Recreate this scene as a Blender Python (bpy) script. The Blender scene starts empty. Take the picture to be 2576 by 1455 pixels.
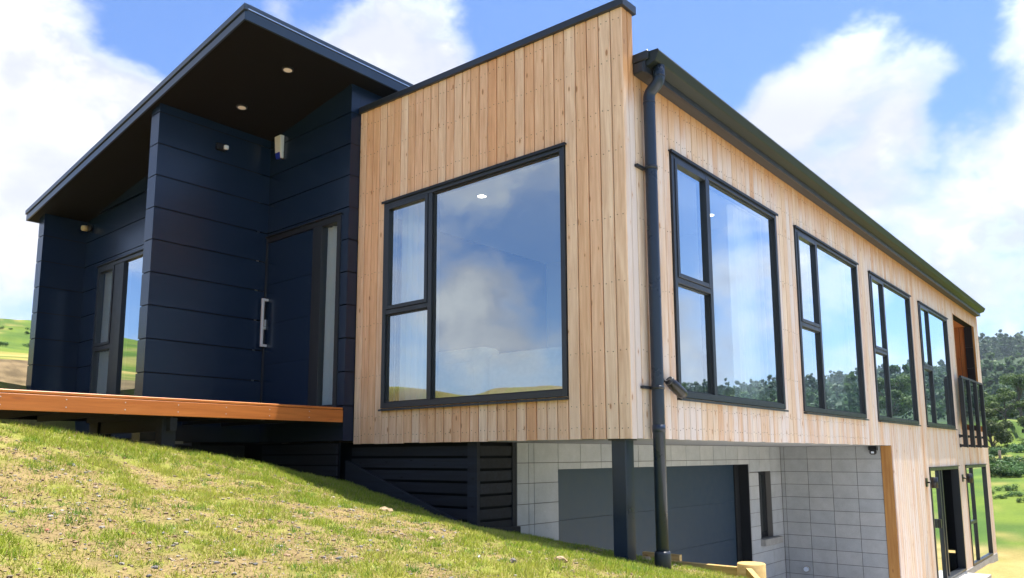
import bpy, bmesh, math, random
import numpy as np
from mathutils import Vector, Matrix

random.seed(7)
rng = np.random.default_rng(11)
scene = bpy.context.scene
C = scene.collection

# ------------------------------------------------------------------ camera
CAM = Vector((3.129, -5.120, -0.128))
YAW, PITCH, ROLL = 0.703, 0.137, -0.004
fwd = Vector((-math.sin(YAW) * math.cos(PITCH), math.cos(YAW) * math.cos(PITCH), math.sin(PITCH)))
right = Vector((math.cos(YAW), math.sin(YAW), 0))
up = right.cross(fwd)
r2 = right * math.cos(ROLL) + up * math.sin(ROLL)
u2 = -right * math.sin(ROLL) + up * math.cos(ROLL)
cd = bpy.data.cameras.new('camera')
cam = bpy.data.objects.new('camera', cd)
C.objects.link(cam)
cam.matrix_world = Matrix(((r2.x, u2.x, -fwd.x, CAM.x), (r2.y, u2.y, -fwd.y, CAM.y), (r2.z, u2.z, -fwd.z, CAM.z), (0, 0, 0, 1)))
cd.sensor_width = 36.0
cd.lens = 1926.13 / 2576 * 36.0
cd.shift_y = (881.2 - 727.5) / 2576
cd.clip_start = 0.05
cd.clip_end = 5000
scene.camera = cam

# ------------------------------------------------------------------ sun and sky
SUN = Vector((0.075, 0.262, 1.0)).normalized()
sl = bpy.data.lights.new('sun', 'SUN')
sl.energy = 2.0
sl.angle = math.radians(0.53)
sl.color = (1.0, 0.95, 0.87)
so = bpy.data.objects.new('sun', sl)
C.objects.link(so)
so.rotation_euler = (-SUN).to_track_quat('-Z', 'Y').to_euler()
so.location = (5, 5, 30)

scene.view_settings.view_transform = 'Standard'
scene.view_settings.look = 'None'
scene.view_settings.gamma = 1
scene.view_settings.use_curve_mapping = False
scene.view_settings.exposure = 2.72
try:
    scene.cycles.max_bounces = 8
    scene.cycles.transparent_max_bounces = 12
    scene.cycles.caustics_reflective = False
    scene.cycles.caustics_refractive = False
except Exception:
    pass


class NT:
    """small helper round a node tree"""
    def __init__(self, tree):
        self.t = tree
        self.n = tree.nodes
        self.l = tree.links

    def new(self, typ, **kw):
        nd = self.n.new(typ)
        for k, v in kw.items():
            setattr(nd, k, v)
        return nd

    def link(self, a, b):
        self.l.new(a, b)

    def put(self, sock, v):
        if hasattr(v, 'links') or isinstance(v, bpy.types.NodeSocket):
            self.l.new(v, sock)
        else:
            sock.default_value = v

    def math(self, op, a, b=0.0, c=None, clamp=False):
        nd = self.n.new('ShaderNodeMath')
        nd.operation = op
        nd.use_clamp = clamp
        self.put(nd.inputs[0], a)
        self.put(nd.inputs[1], b)
        if c is not None:
            self.put(nd.inputs[2], c)
        return nd.outputs[0]

    def vmath(self, op, a, b=(0, 0, 0)):
        nd = self.n.new('ShaderNodeVectorMath')
        nd.operation = op
        self.put(nd.inputs[0], a)
        self.put(nd.inputs[1], b)
        return nd.outputs['Value'] if op in ('DOT_PRODUCT', 'LENGTH') else nd.outputs['Vector']

    def smooth(self, v, a, b, lo=0.0, hi=1.0):
        nd = self.n.new('ShaderNodeMapRange')
        nd.interpolation_type = 'SMOOTHSTEP'
        self.put(nd.inputs[0], v)
        for i, x in enumerate((a, b, lo, hi)):
            nd.inputs[i + 1].default_value = x
        return nd.outputs[0]

    def lin(self, v, a, b, lo=0.0, hi=1.0):
        nd = self.n.new('ShaderNodeMapRange')
        self.put(nd.inputs[0], v)
        for i, x in enumerate((a, b, lo, hi)):
            nd.inputs[i + 1].default_value = x
        return nd.outputs[0]

    def mix(self, f, a, b, blend='MIX'):
        nd = self.n.new('ShaderNodeMix')
        nd.data_type = 'RGBA'
        nd.blend_type = blend
        self.put(nd.inputs[0], f)
        self.put(nd.inputs[6], a)
        self.put(nd.inputs[7], b)
        return nd.outputs[2]

    def noise(self, vec, scale, detail=4.0, rough=0.55, dist=0.0):
        nd = self.n.new('ShaderNodeTexNoise')
        self.put(nd.inputs['Vector'], vec)
        nd.inputs['Scale'].default_value = scale
        nd.inputs['Detail'].default_value = detail
        nd.inputs['Roughness'].default_value = rough
        nd.inputs['Distortion'].default_value = dist
        return nd.outputs['Fac']


def pixdir(x, y):
    """viewing direction of a point of the photograph (2576 wide), used to lay the clouds out on the sky"""
    v = fwd + r2 * ((x - 1288) / 1926.13) - u2 * ((y - 881.2) / 1926.13)
    return v.normalized()


def mirror(x, y, axis):
    """the part of the sky that the front (1) or side (0) panes reflect at that point"""
    v = pixdir(x, y)
    v[axis] = -v[axis]
    return v


def build_world():
    w = bpy.data.worlds.new('World')
    scene.world = w
    w.use_nodes = True
    N = NT(w.node_tree)
    N.n.clear()
    out = N.new('ShaderNodeOutputWorld')
    bg = N.new('ShaderNodeBackground')
    N.link(bg.outputs[0], out.inputs[0])
    sky = N.new('ShaderNodeTexSky')
    sky.sky_type = 'NISHITA'
    sky.sun_disc = False
    sky.sun_elevation = math.asin(SUN.z)
    sky.sun_rotation = math.atan2(SUN.x, SUN.y)
    sky.air_density = 1.0
    sky.dust_density = 0.6
    sky.ozone_density = 2.2
    bg.inputs['Strength'].default_value = 0.05
    tc = N.new('ShaderNodeTexCoord')
    d = tc.outputs['Generated']
    mp = N.new('ShaderNodeMapping')
    N.link(d, mp.inputs[0])
    mp.inputs['Scale'].default_value = (1.0, 1.0, 1.45)
    mp.inputs['Location'].default_value = (2.3, 0.7, 0.2)
    p = mp.outputs[0]
    big = N.noise(p, 2.3, 3.0, 0.5)
    fine = N.noise(p, 5.6, 10.0, 0.60, 0.15)
    wisp = N.noise(p, 17.0, 8.0, 0.62, 0.5)
    dens = N.math('ADD', N.math('MULTIPLY', big, 0.40), N.math('ADD', N.math('MULTIPLY', fine, 0.72), N.math('MULTIPLY', wisp, 0.16)))
    dens = N.math('SUBTRACT', dens, 0.094)
    # where clouds stand and where the blue gaps are: (direction, angular radius in degrees, weight)
    lobes = [(pixdir(180, 330), 11, 0.15), (pixdir(-250, 350), 16, 0.16), (pixdir(640, 60), 3.5, 0.10), (pixdir(985, 170), 5.5, 0.24),
             (pixdir(2300, 600), 15, 0.04), (pixdir(2150, 260), 6, 0.05), (pixdir(2560, 320), 7, 0.04), (pixdir(2580, 20), 2.5, 0.15),
             (pixdir(1900, 210), 4.5, 0.11), (pixdir(2010, 400), 6.5, 0.13), (pixdir(2210, 130), 4.5, 0.12), (pixdir(2130, 230), 5.0, 0.06),
             (pixdir(560, -60), 7.5, -0.22), (pixdir(1560, 60), 9, -0.24), (pixdir(1830, 40), 7, -0.20), (pixdir(2250, 20), 6.5, -0.16),
             (pixdir(300, -80), 7, -0.20), (pixdir(45, 690), 3.2, -0.16),
             (mirror(1235, 800, 1), 4.2, 0.13), (mirror(1150, 560, 1), 6.0, 0.05), (mirror(1340, 470, 1), 4.0, 0.04), (mirror(1370, 660, 1), 5.0, -0.12),
             (mirror(1880, 640, 0), 3.5, 0.10), (mirror(2080, 700, 0), 3.5, 0.10), (mirror(1800, 500, 0), 4.0, -0.10), (mirror(1850, 850, 0), 5.0, 0.05),
             (pixdir(2120, 300), 2.2, -0.08), (pixdir(2440, 300), 2.6, -0.10), (pixdir(2300, 430), 2.0, -0.06)]
    acc = None
    for dv, rad, wt in lobes:
        dot = N.vmath('DOT_PRODUCT', d, tuple(dv))
        m = N.smooth(dot, math.cos(math.radians(rad * 1.35)), math.cos(math.radians(rad * 0.35)), 0.0, wt)
        acc = m if acc is None else N.math('ADD', acc, m)
    dens = N.math('ADD', dens, acc)
    sep = N.new('ShaderNodeSeparateXYZ')
    N.link(d, sep.inputs[0])
    z = sep.outputs[2]
    # more cloud towards the horizon, as seen through the layer
    dens = N.math('ADD', dens, N.smooth(z, 0.60, 0.06, 0.0, 0.06))
    mask = N.smooth(dens, 0.515, 0.765)
    core = N.smooth(dens, 0.60, 0.85)
    # undersides: look a little higher; where there is more cloud above it is greyer
    mp2 = N.new('ShaderNodeMapping')
    N.link(d, mp2.inputs[0])
    mp2.inputs['Scale'].default_value = (1.0, 1.0, 1.45)
    mp2.inputs['Location'].default_value = (2.3, 0.7, 0.29)
    above = N.noise(mp2.outputs[0], 5.2, 5.0, 0.55, 0.25)
    soft = N.noise(p, 3.4, 6.0, 0.6, 0.3)
    g1 = N.math('MULTIPLY', N.smooth(N.math('SUBTRACT', above, fine), -0.16, 0.08), N.smooth(core, 0.0, 0.35))
    grey = N.math('MAXIMUM', g1, N.math('MULTIPLY', N.smooth(soft, 0.38, 0.60), N.smooth(core, -0.3, 0.3)))
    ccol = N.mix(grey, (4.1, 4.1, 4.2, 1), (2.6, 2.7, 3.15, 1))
    # added fill light: clouds towards the sun boosted to brighten the shaded house
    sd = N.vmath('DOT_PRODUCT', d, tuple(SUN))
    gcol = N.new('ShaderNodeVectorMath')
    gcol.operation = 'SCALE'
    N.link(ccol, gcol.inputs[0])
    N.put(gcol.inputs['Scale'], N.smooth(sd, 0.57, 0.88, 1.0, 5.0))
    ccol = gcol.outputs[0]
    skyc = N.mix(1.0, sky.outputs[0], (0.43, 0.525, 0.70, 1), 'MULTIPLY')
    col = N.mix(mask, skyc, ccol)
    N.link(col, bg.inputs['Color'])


build_world()

# ------------------------------------------------------------------ materials
MATS = {}


def mat(name, color=(0.5, 0.5, 0.5), rough=0.6, spec=0.5, metal=0.0, var=0.0, nscale=8.0, bump=0.0, bscale=60.0, emit=None):
    m = bpy.data.materials.new(name)
    m.use_nodes = True
    N = NT(m.node_tree)
    b = N.n['Principled BSDF']
    b.inputs['Roughness'].default_value = rough
    b.inputs['Metallic'].default_value = metal
    b.inputs['Specular IOR Level'].default_value = spec
    c4 = (*color, 1)
    if var > 0:
        tc = N.new('ShaderNodeTexCoord')
        f = N.noise(tc.outputs['Object'], nscale, 5, 0.6)
        lo = tuple(x * (1 - var) for x in color) + (1,)
        hi = tuple(min(1, x * (1 + var)) for x in color) + (1,)
        col = N.mix(N.smooth(f, 0.3, 0.7), lo, hi)
        N.link(col, b.inputs['Base Color'])
        N.link(N.lin(f, 0.3, 0.7, max(0.02, rough - 0.06), min(1, rough + 0.08)), b.inputs['Roughness'])
    else:
        b.inputs['Base Color'].default_value = c4
    if bump > 0:
        tc = N.new('ShaderNodeTexCoord')
        f = N.noise(tc.outputs['Object'], bscale, 4, 0.6)
        bp = N.new('ShaderNodeBump')
        bp.inputs['Strength'].default_value = bump
        bp.inputs['Distance'].default_value = 0.01
        N.link(f, bp.inputs['Height'])
        N.link(bp.outputs[0], b.inputs['Normal'])
    if emit:
        b.inputs['Emission Color'].default_value = (*emit[0], 1)
        b.inputs['Emission Strength'].default_value = emit[1]
    MATS[name] = m
    return m


def wood_mat(name, light, dark, knot, grey=None, eave=None, along='Z', rough=0.6, nails=True, rndamt=1.0, gscale=1.0):
    """board timber: grain stretched along one axis, knots, each board its own tone"""
    m = bpy.data.materials.new(name)
    m.use_nodes = True
    N = NT(m.node_tree)
    b = N.n['Principled BSDF']
    tc = N.new('ShaderNodeTexCoord')
    oi = N.new('ShaderNodeObjectInfo')
    at = N.new('ShaderNodeAttribute')
    at.attribute_name = 'rnd'
    rnd = N.math('FRACT', N.math('ADD', oi.outputs['Random'], at.outputs['Fac']))
    off = N.new('ShaderNodeCombineXYZ')
    N.put(off.inputs[0], N.math('MULTIPLY', rnd, 37.0))
    N.put(off.inputs[1], N.math('MULTIPLY', rnd, 91.0))
    N.put(off.inputs[2], N.math('MULTIPLY', rnd, 57.0))
    pos = N.vmath('ADD', tc.outputs['Object'], off.outputs[0])
    st = {'Z': (1, 1, 0.06), 'Y': (1, 0.06, 1), 'X': (0.06, 1, 1)}[along]
    gp = N.vmath('MULTIPLY', pos, st)
    g1 = N.noise(gp, 55 * gscale, 5, 0.6, 0.8)
    g2 = N.noise(gp, 16 * gscale, 3, 0.5, 1.5)
    blot = N.noise(N.vmath('MULTIPLY', pos, {'Z': (1, 1, 0.35), 'Y': (1, 0.35, 1), 'X': (0.35, 1, 1)}[along]), 5.0, 4, 0.6)
    rnd2 = N.math('FRACT', N.math('MULTIPLY', rnd, 7.31))
    base = N.mix(N.math('MULTIPLY', rnd, rndamt), (*light, 1), (*dark, 1))
    redder = N.mix(N.math('MULTIPLY', N.smooth(rnd2, 0.55, 1.0), 0.35 * rndamt), base, (dark[0] * 0.98, dark[1] * 0.80, dark[2] * 0.66, 1))
    grain = N.math('ADD', N.math('MULTIPLY', N.math('SUBTRACT', g1, 0.5), 0.55), N.math('MULTIPLY', N.math('SUBTRACT', g2, 0.5), 0.75))
    tone = N.math('ADD', 1.0, N.math('ADD', grain, N.math('MULTIPLY', N.math('SUBTRACT', blot, 0.5), 0.30)))
    sc = N.new('ShaderNodeCombineColor')
    N.put(sc.inputs[0], N.math('POWER', tone, 0.75))
    N.put(sc.inputs[1], N.math('POWER', tone, 1.1))
    N.put(sc.inputs[2], N.math('POWER', tone, 1.4))
    col = N.mix(1.0, redder, sc.outputs[0], 'MULTIPLY')
    if grey is not None:
        wn = N.noise(N.vmath('MULTIPLY', pos, (1, 1, 0.12)), 9.0, 5, 0.65)
        wf = N.smooth(N.math('ADD', wn, N.math('MULTIPLY', N.math('SUBTRACT', rnd2, 0.5), 0.35)), 0.30, 0.68, 0.05, 0.92)
        if eave is not None:
            sx = N.new('ShaderNodeSeparateXYZ')
            N.link(tc.outputs['Object'], sx.inputs[0])
            zz = N.math('ADD', sx.outputs[2], N.math('MULTIPLY', N.math('SUBTRACT', wn, 0.5), 0.5))
            keep = N.smooth(zz, eave[0], eave[1], 1.0, 0.0)
            wf = N.math('MULTIPLY', wf, keep)
            col = N.mix(N.math('MULTIPLY', N.math('SUBTRACT', 1.0, keep), 0.75), col, (0.52, 0.25, 0.085, 1))
        col = N.mix(wf, col, (*grey, 1))
    # knots
    vo = N.new('ShaderNodeTexVoronoi')
    vo.feature = 'F1'
    ks = N.new('ShaderNodeSeparateXYZ')
    N.link(pos, ks.inputs[0])
    kc = N.new('ShaderNodeCombineXYZ')
    if along == 'Z':
        N.put(kc.inputs[0], N.math('ADD', ks.outputs[0], ks.outputs[1]))
        N.put(kc.inputs[1], N.math('MULTIPLY', ks.outputs[2], 0.38))
    elif along == 'Y':
        N.put(kc.inputs[0], N.math('ADD', ks.outputs[0], ks.outputs[2]))
        N.put(kc.inputs[1], N.math('MULTIPLY', ks.outputs[1], 0.2))
    else:
        N.put(kc.inputs[0], N.math('ADD', ks.outputs[1], ks.outputs[2]))
        N.put(kc.inputs[1], N.math('MULTIPLY', ks.outputs[0], 0.38))
    vo.voronoi_dimensions = '2D'
    N.link(kc.outputs[0], vo.inputs['Vector'])
    vo.inputs['Scale'].default_value = 7.0
    vsel = N.new('ShaderNodeSeparateColor')
    N.link(vo.outputs['Color'], vsel.inputs[0])
    kr = N.math('MULTIPLY', vsel.outputs[0], 0.07)
    kf = N.math('MULTIPLY', N.smooth(N.math('SUBTRACT', vo.outputs['Distance'], kr), 0.03, -0.02), N.smooth(vsel.outputs[1], 0.35, 0.45))
    halo = N.math('MULTIPLY', N.smooth(N.math('SUBTRACT', vo.outputs['Distance'], kr), 0.11, 0.0), N.smooth(vsel.outputs[1], 0.25, 0.35))
    col = N.mix(N.math('MULTIPLY', halo, 0.30), col, (light[0] * 0.95, light[1] * 0.70, light[2] * 0.5, 1))
    col = N.mix(N.math('MULTIPLY', kf, 0.8), col, (*knot, 1))
    N.link(col, b.inputs['Base Color'])
    b.inputs['Roughness'].default_value = rough
    b.inputs['Specular IOR Level'].default_value = 0.3
    bp = N.new('ShaderNodeBump')
    bp.inputs['Strength'].default_value = 0.25
    bp.inputs['Distance'].default_value = 0.004
    N.link(g1, bp.inputs['Height'])
    N.link(bp.outputs[0], b.inputs['Normal'])
    MATS[name] = m
    return m


wood_mat('front_larch', (0.84, 0.61, 0.435), (0.76, 0.445, 0.25), (0.34, 0.14, 0.055))
wood_mat('side_larch', (0.74, 0.56, 0.40), (0.66, 0.40, 0.24), (0.38, 0.20, 0.10), grey=(0.74, 0.65, 0.60), eave=(2.62, 3.02))
wood_mat('recess_cedar', (0.50, 0.19, 0.05), (0.42, 0.14, 0.035), (0.2, 0.06, 0.02))
wood_mat('fascia_timber', (0.64, 0.205, 0.045), (0.58, 0.175, 0.038), (0.46, 0.14, 0.04), along='Y', rough=0.38, rndamt=0.5, gscale=0.6)
wood_mat('pine', (0.50, 0.36, 0.15), (0.42, 0.28, 0.10), (0.25, 0.13, 0.05), along='X', rough=0.8)
wood_mat('batten', (0.50, 0.27, 0.09), (0.46, 0.23, 0.07), (0.3, 0.14, 0.05))
wood_mat('black_stain', (0.022, 0.025, 0.033), (0.014, 0.016, 0.021), (0.005, 0.005, 0.006), along='X', rough=0.75)
mat('navy_panel', (0.006, 0.017, 0.044), 0.27, 0.5)
mat('joint_dark', (0.004, 0.005, 0.008), 0.8, 0.2)
mat('charcoal', (0.018, 0.023, 0.031), 0.36, 0.5, var=0.08)
mat('charcoal_edge', (0.010, 0.012, 0.016), 0.5)
mat('downpipe_grey', (0.013, 0.024, 0.046), 0.30, 0.5, var=0.12, nscale=5)
mat('roof_fascia', (0.030, 0.048, 0.080), 0.28, 0.55)
mat('rust_nail', (0.12, 0.075, 0.05), 0.7)
mat('soffit_black', (0.0045, 0.0045, 0.005), 0.75, 0.2)
mat('gutter_green', (0.010, 0.014, 0.010), 0.42, 0.45)
mat('eave_brown', (0.055, 0.048, 0.044), 0.7)
mat('zinc_edge', (0.75, 0.78, 0.8), 0.25, 0.5, metal=0.9)
mat('steel', (0.72, 0.73, 0.75), 0.35, 0.6, metal=0.25)
mat('soffit_grey', (0.33, 0.34, 0.36), 0.75, var=0.05)
mat('concrete', (0.36, 0.35, 0.33), 0.9, var=0.15, nscale=6, bump=0.2)
mat('mortar', (0.17, 0.165, 0.16), 0.95)
mat('garage_slate', (0.015, 0.038, 0.070), 0.45, var=0.06, bump=0.05, bscale=200)
mat('room_wall', (0.62, 0.62, 0.60), 0.9)
mat('room_floor', (0.22, 0.19, 0.16), 0.7, var=0.15)
mat('room_ceiling', (0.78, 0.78, 0.77), 0.9)
mat('curtain', (0.90, 0.92, 0.93), 0.9)
mat('sofa_fabric', (0.62, 0.58, 0.44), 0.95, var=0.06, nscale=20)
mat('white_plastic', (0.70, 0.77, 0.90), 0.35)
mat('blue_lens', (0.01, 0.03, 0.45), 0.15)
mat('black_plastic', (0.008, 0.008, 0.010), 0.3)
mat('lamp_glow', (0.9, 0.85, 0.75), 0.4, emit=((1.0, 0.86, 0.66), 2.2))
mat('lamp_disc', (0.60, 0.55, 0.48), 0.5, emit=((1.0, 0.85, 0.68), 0.025))
mat('lens_beige', (0.55, 0.47, 0.30), 0.3)
mat('bark', (0.10, 0.075, 0.055), 0.9, var=0.3, bump=0.4, bscale=30)
mat('tin_roof', (0.62, 0.64, 0.66), 0.4)
mat('weatherboard', (0.55, 0.42, 0.33), 0.8)


def block_mat():
    m = bpy.data.materials.new('block')
    m.use_nodes = True
    N = NT(m.node_tree)
    b = N.n['Principled BSDF']
    tc = N.new('ShaderNodeTexCoord')
    oi = N.new('ShaderNodeObjectInfo')
    base = N.mix(oi.outputs['Random'], (0.40, 0.42, 0.445, 1), (0.46, 0.47, 0.48, 1))
    n1 = N.noise(tc.outputs['Object'], 6, 5, 0.6)
    n2 = N.noise(tc.outputs['Object'], 140, 3, 0.6)
    t = N.math('ADD', 1.0, N.math('ADD', N.math('MULTIPLY', N.math('SUBTRACT', n1, 0.5), 0.45), N.math('MULTIPLY', N.math('SUBTRACT', n2, 0.5), 0.4)))
    cc = N.new('ShaderNodeCombineColor')
    for i in range(3):
        N.put(cc.inputs[i], t)
    col = N.mix(1.0, base, cc.outputs[0], 'MULTIPLY')
    col = N.mix(N.smooth(N.noise(tc.outputs['Object'], 2.3, 4, 0.6), 0.62, 0.80, 0, 0.35), col, (0.42, 0.36, 0.28, 1))
    N.link(col, b.inputs['Base Color'])
    b.inputs['Roughness'].default_value = 0.92
    bp = N.new('ShaderNodeBump')
    bp.inputs['Strength'].default_value = 0.35
    bp.inputs['Distance'].default_value = 0.004
    N.link(n2, bp.inputs['Height'])
    N.link(bp.outputs[0], b.inputs['Normal'])
    MATS['block'] = m


block_mat()


def glass_mat(name, gain=1.9, tint=(0.80, 0.90, 0.92), ior=1.55, base=0.0):
    m = bpy.data.materials.new(name)
    m.use_nodes = True
    N = NT(m.node_tree)
    N.n.clear()
    out = N.new('ShaderNodeOutputMaterial')
    fr = N.new('ShaderNodeFresnel')
    fr.inputs[0].default_value = ior
    geo = N.new('ShaderNodeNewGeometry')
    f = N.math('MULTIPLY_ADD', fr.outputs[0], gain, base, clamp=True)
    f = N.math('MULTIPLY', f, N.math('SUBTRACT', 1.0, geo.outputs['Backfacing']))
    gl = N.new('ShaderNodeBsdfGlossy')
    gl.inputs['Roughness'].default_value = 0.0
    gl.inputs['Color'].default_value = (0.86, 0.95, 1.0, 1)
    tr = N.new('ShaderNodeBsdfTransparent')
    tr.inputs[0].default_value = (*tint, 1)
    mx = N.new('ShaderNodeMixShader')
    N.link(f, mx.inputs[0])
    N.link(tr.outputs[0], mx.inputs[1])
    N.link(gl.outputs[0], mx.inputs[2])
    N.link(mx.outputs[0], out.inputs[0])
    MATS[name] = m


glass_mat('glass', 2.9, (0.94, 0.98, 0.985), 1.6, 0.20)
glass_mat('rail_glass', 1.3, (0.45, 0.50, 0.50))


def leaf_mat(name, c1, c2, c3=None):
    m = bpy.data.materials.new(name)
    m.use_nodes = True
    N = NT(m.node_tree)
    b = N.n['Principled BSDF']
    at = N.new('ShaderNodeAttribute')
    at.attribute_name = 'rnd'
    oi = N.new('ShaderNodeObjectInfo')
    col = N.mix(at.outputs['Fac'], (*c1, 1), (*c2, 1))
    if c3:
        tc = N.new('ShaderNodeTexCoord')
        n = N.noise(tc.outputs['Object'], 0.05, 3, 0.6)
        col = N.mix(N.smooth(n, 0.5, 0.62), col, (*c3, 1))
    hs = N.new('ShaderNodeHueSaturation')
    N.link(col, hs.inputs['Color'])
    N.put(hs.inputs['Value'], N.lin(oi.outputs['Random'], 0, 1, 0.8, 1.2))
    N.put(hs.inputs['Hue'], N.lin(oi.outputs['Random'], 0, 1, 0.485, 0.515))
    N.link(hs.outputs[0], b.inputs['Base Color'])
    tl = N.new('ShaderNodeBsdfTranslucent')
    N.link(hs.outputs[0], tl.inputs['Color'])
    mx = N.new('ShaderNodeMixShader')
    mx.inputs[0].default_value = 0.35
    N.link(b.outputs[0], mx.inputs[1])
    N.link(tl.outputs[0], mx.inputs[2])
    N.link(mx.outputs[0], [n for n in N.n if n.type == 'OUTPUT_MATERIAL'][0].inputs[0])
    b.inputs['Roughness'].default_value = 0.6
    b.inputs['Specular IOR Level'].default_value = 0.25
    b.inputs['Subsurface Weight'].default_value = 0.0
    MATS[name] = m


leaf_mat('leaf_bush', (0.030, 0.080, 0.022), (0.095, 0.17, 0.050))
leaf_mat('leaf_tree', (0.036, 0.075, 0.016), (0.100, 0.150, 0.030))
leaf_mat('leaf_forest', (0.028, 0.060, 0.028), (0.062, 0.105, 0.036), (0.080, 0.125, 0.030))


def attr_col_mat(name, rough=0.85, translucent=0.0):
    m = bpy.data.materials.new(name)
    m.use_nodes = True
    N = NT(m.node_tree)
    b = N.n['Principled BSDF']
    at = N.new('ShaderNodeAttribute')
    at.attribute_name = 'col'
    N.link(at.outputs['Color'], b.inputs['Base Color'])
    b.inputs['Roughness'].default_value = rough
    b.inputs['Specular IOR Level'].default_value = 0.25
    if translucent > 0:
        out = [n for n in N.n if n.type == 'OUTPUT_MATERIAL'][0]
        t = N.new('ShaderNodeBsdfTranslucent')
        N.link(at.outputs['Color'], t.inputs['Color'])
        mx = N.new('ShaderNodeMixShader')
        mx.inputs[0].default_value = translucent
        N.link(b.outputs[0], mx.inputs[1])
        N.link(t.outputs[0], mx.inputs[2])
        N.link(mx.outputs[0], out.inputs[0])
    MATS[name] = m
    return m


attr_col_mat('blade', 0.55, 0.35)
attr_col_mat('pebble', 0.85)


def ground_mat():
    m = bpy.data.materials.new('soil_and_turf')
    m.use_nodes = True
    N = NT(m.node_tree)
    b = N.n['Principled BSDF']
    at = N.new('ShaderNodeAttribute')
    at.attribute_name = 'col'
    tc = N.new('ShaderNodeTexCoord')
    pos = tc.outputs['Object']
    n1 = N.noise(pos, 9.0, 6, 0.65)
    n2 = N.noise(pos, 45.0, 6, 0.75)
    n3 = N.noise(pos, 0.45, 5, 0.6)
    t = N.math('ADD', 1.0, N.math('ADD', N.math('MULTIPLY', N.math('SUBTRACT', n1, 0.5), 0.6), N.math('ADD', N.math('MULTIPLY', N.math('SUBTRACT', n2, 0.5), 1.5), N.math('MULTIPLY', N.math('SUBTRACT', n3, 0.5), 0.5))))
    cc = N.new('ShaderNodeCombineColor')
    N.put(cc.inputs[0], t)
    N.put(cc.inputs[1], N.math('POWER', t, 0.95))
    N.put(cc.inputs[2], N.math('POWER', t, 1.05))
    col = N.mix(1.0, at.outputs['Color'], cc.outputs[0], 'MULTIPLY')
    N.link(col, b.inputs['Base Color'])
    b.inputs['Roughness'].default_value = 0.95
    b.inputs['Specular IOR Level'].default_value = 0.1
    bp = N.new('ShaderNodeBump')
    bp.inputs['Strength'].default_value = 0.6
    bp.inputs['Distance'].default_value = 0.02
    N.put(bp.inputs['Height'], N.math('ADD', N.math('MULTIPLY', n1, 0.6), n2))
    N.link(bp.outputs[0], b.inputs['Normal'])
    MATS['ground'] = m


ground_mat()

# ------------------------------------------------------------------ object helpers
WORLD = {}          # base point of each object, for parenting


def empty(name, loc, label, cat, group=None):
    o = bpy.data.objects.new(name, None)
    C.objects.link(o)
    o.location = loc
    o.empty_display_size = 0.3
    WORLD[o.name] = Vector(loc)
    o['label'] = label
    o['category'] = cat
    if group:
        o['group'] = group
    return o


def tag(o, label, cat, group=None):
    o['label'] = label
    o['category'] = cat
    if group:
        o['group'] = group
    return o


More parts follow.
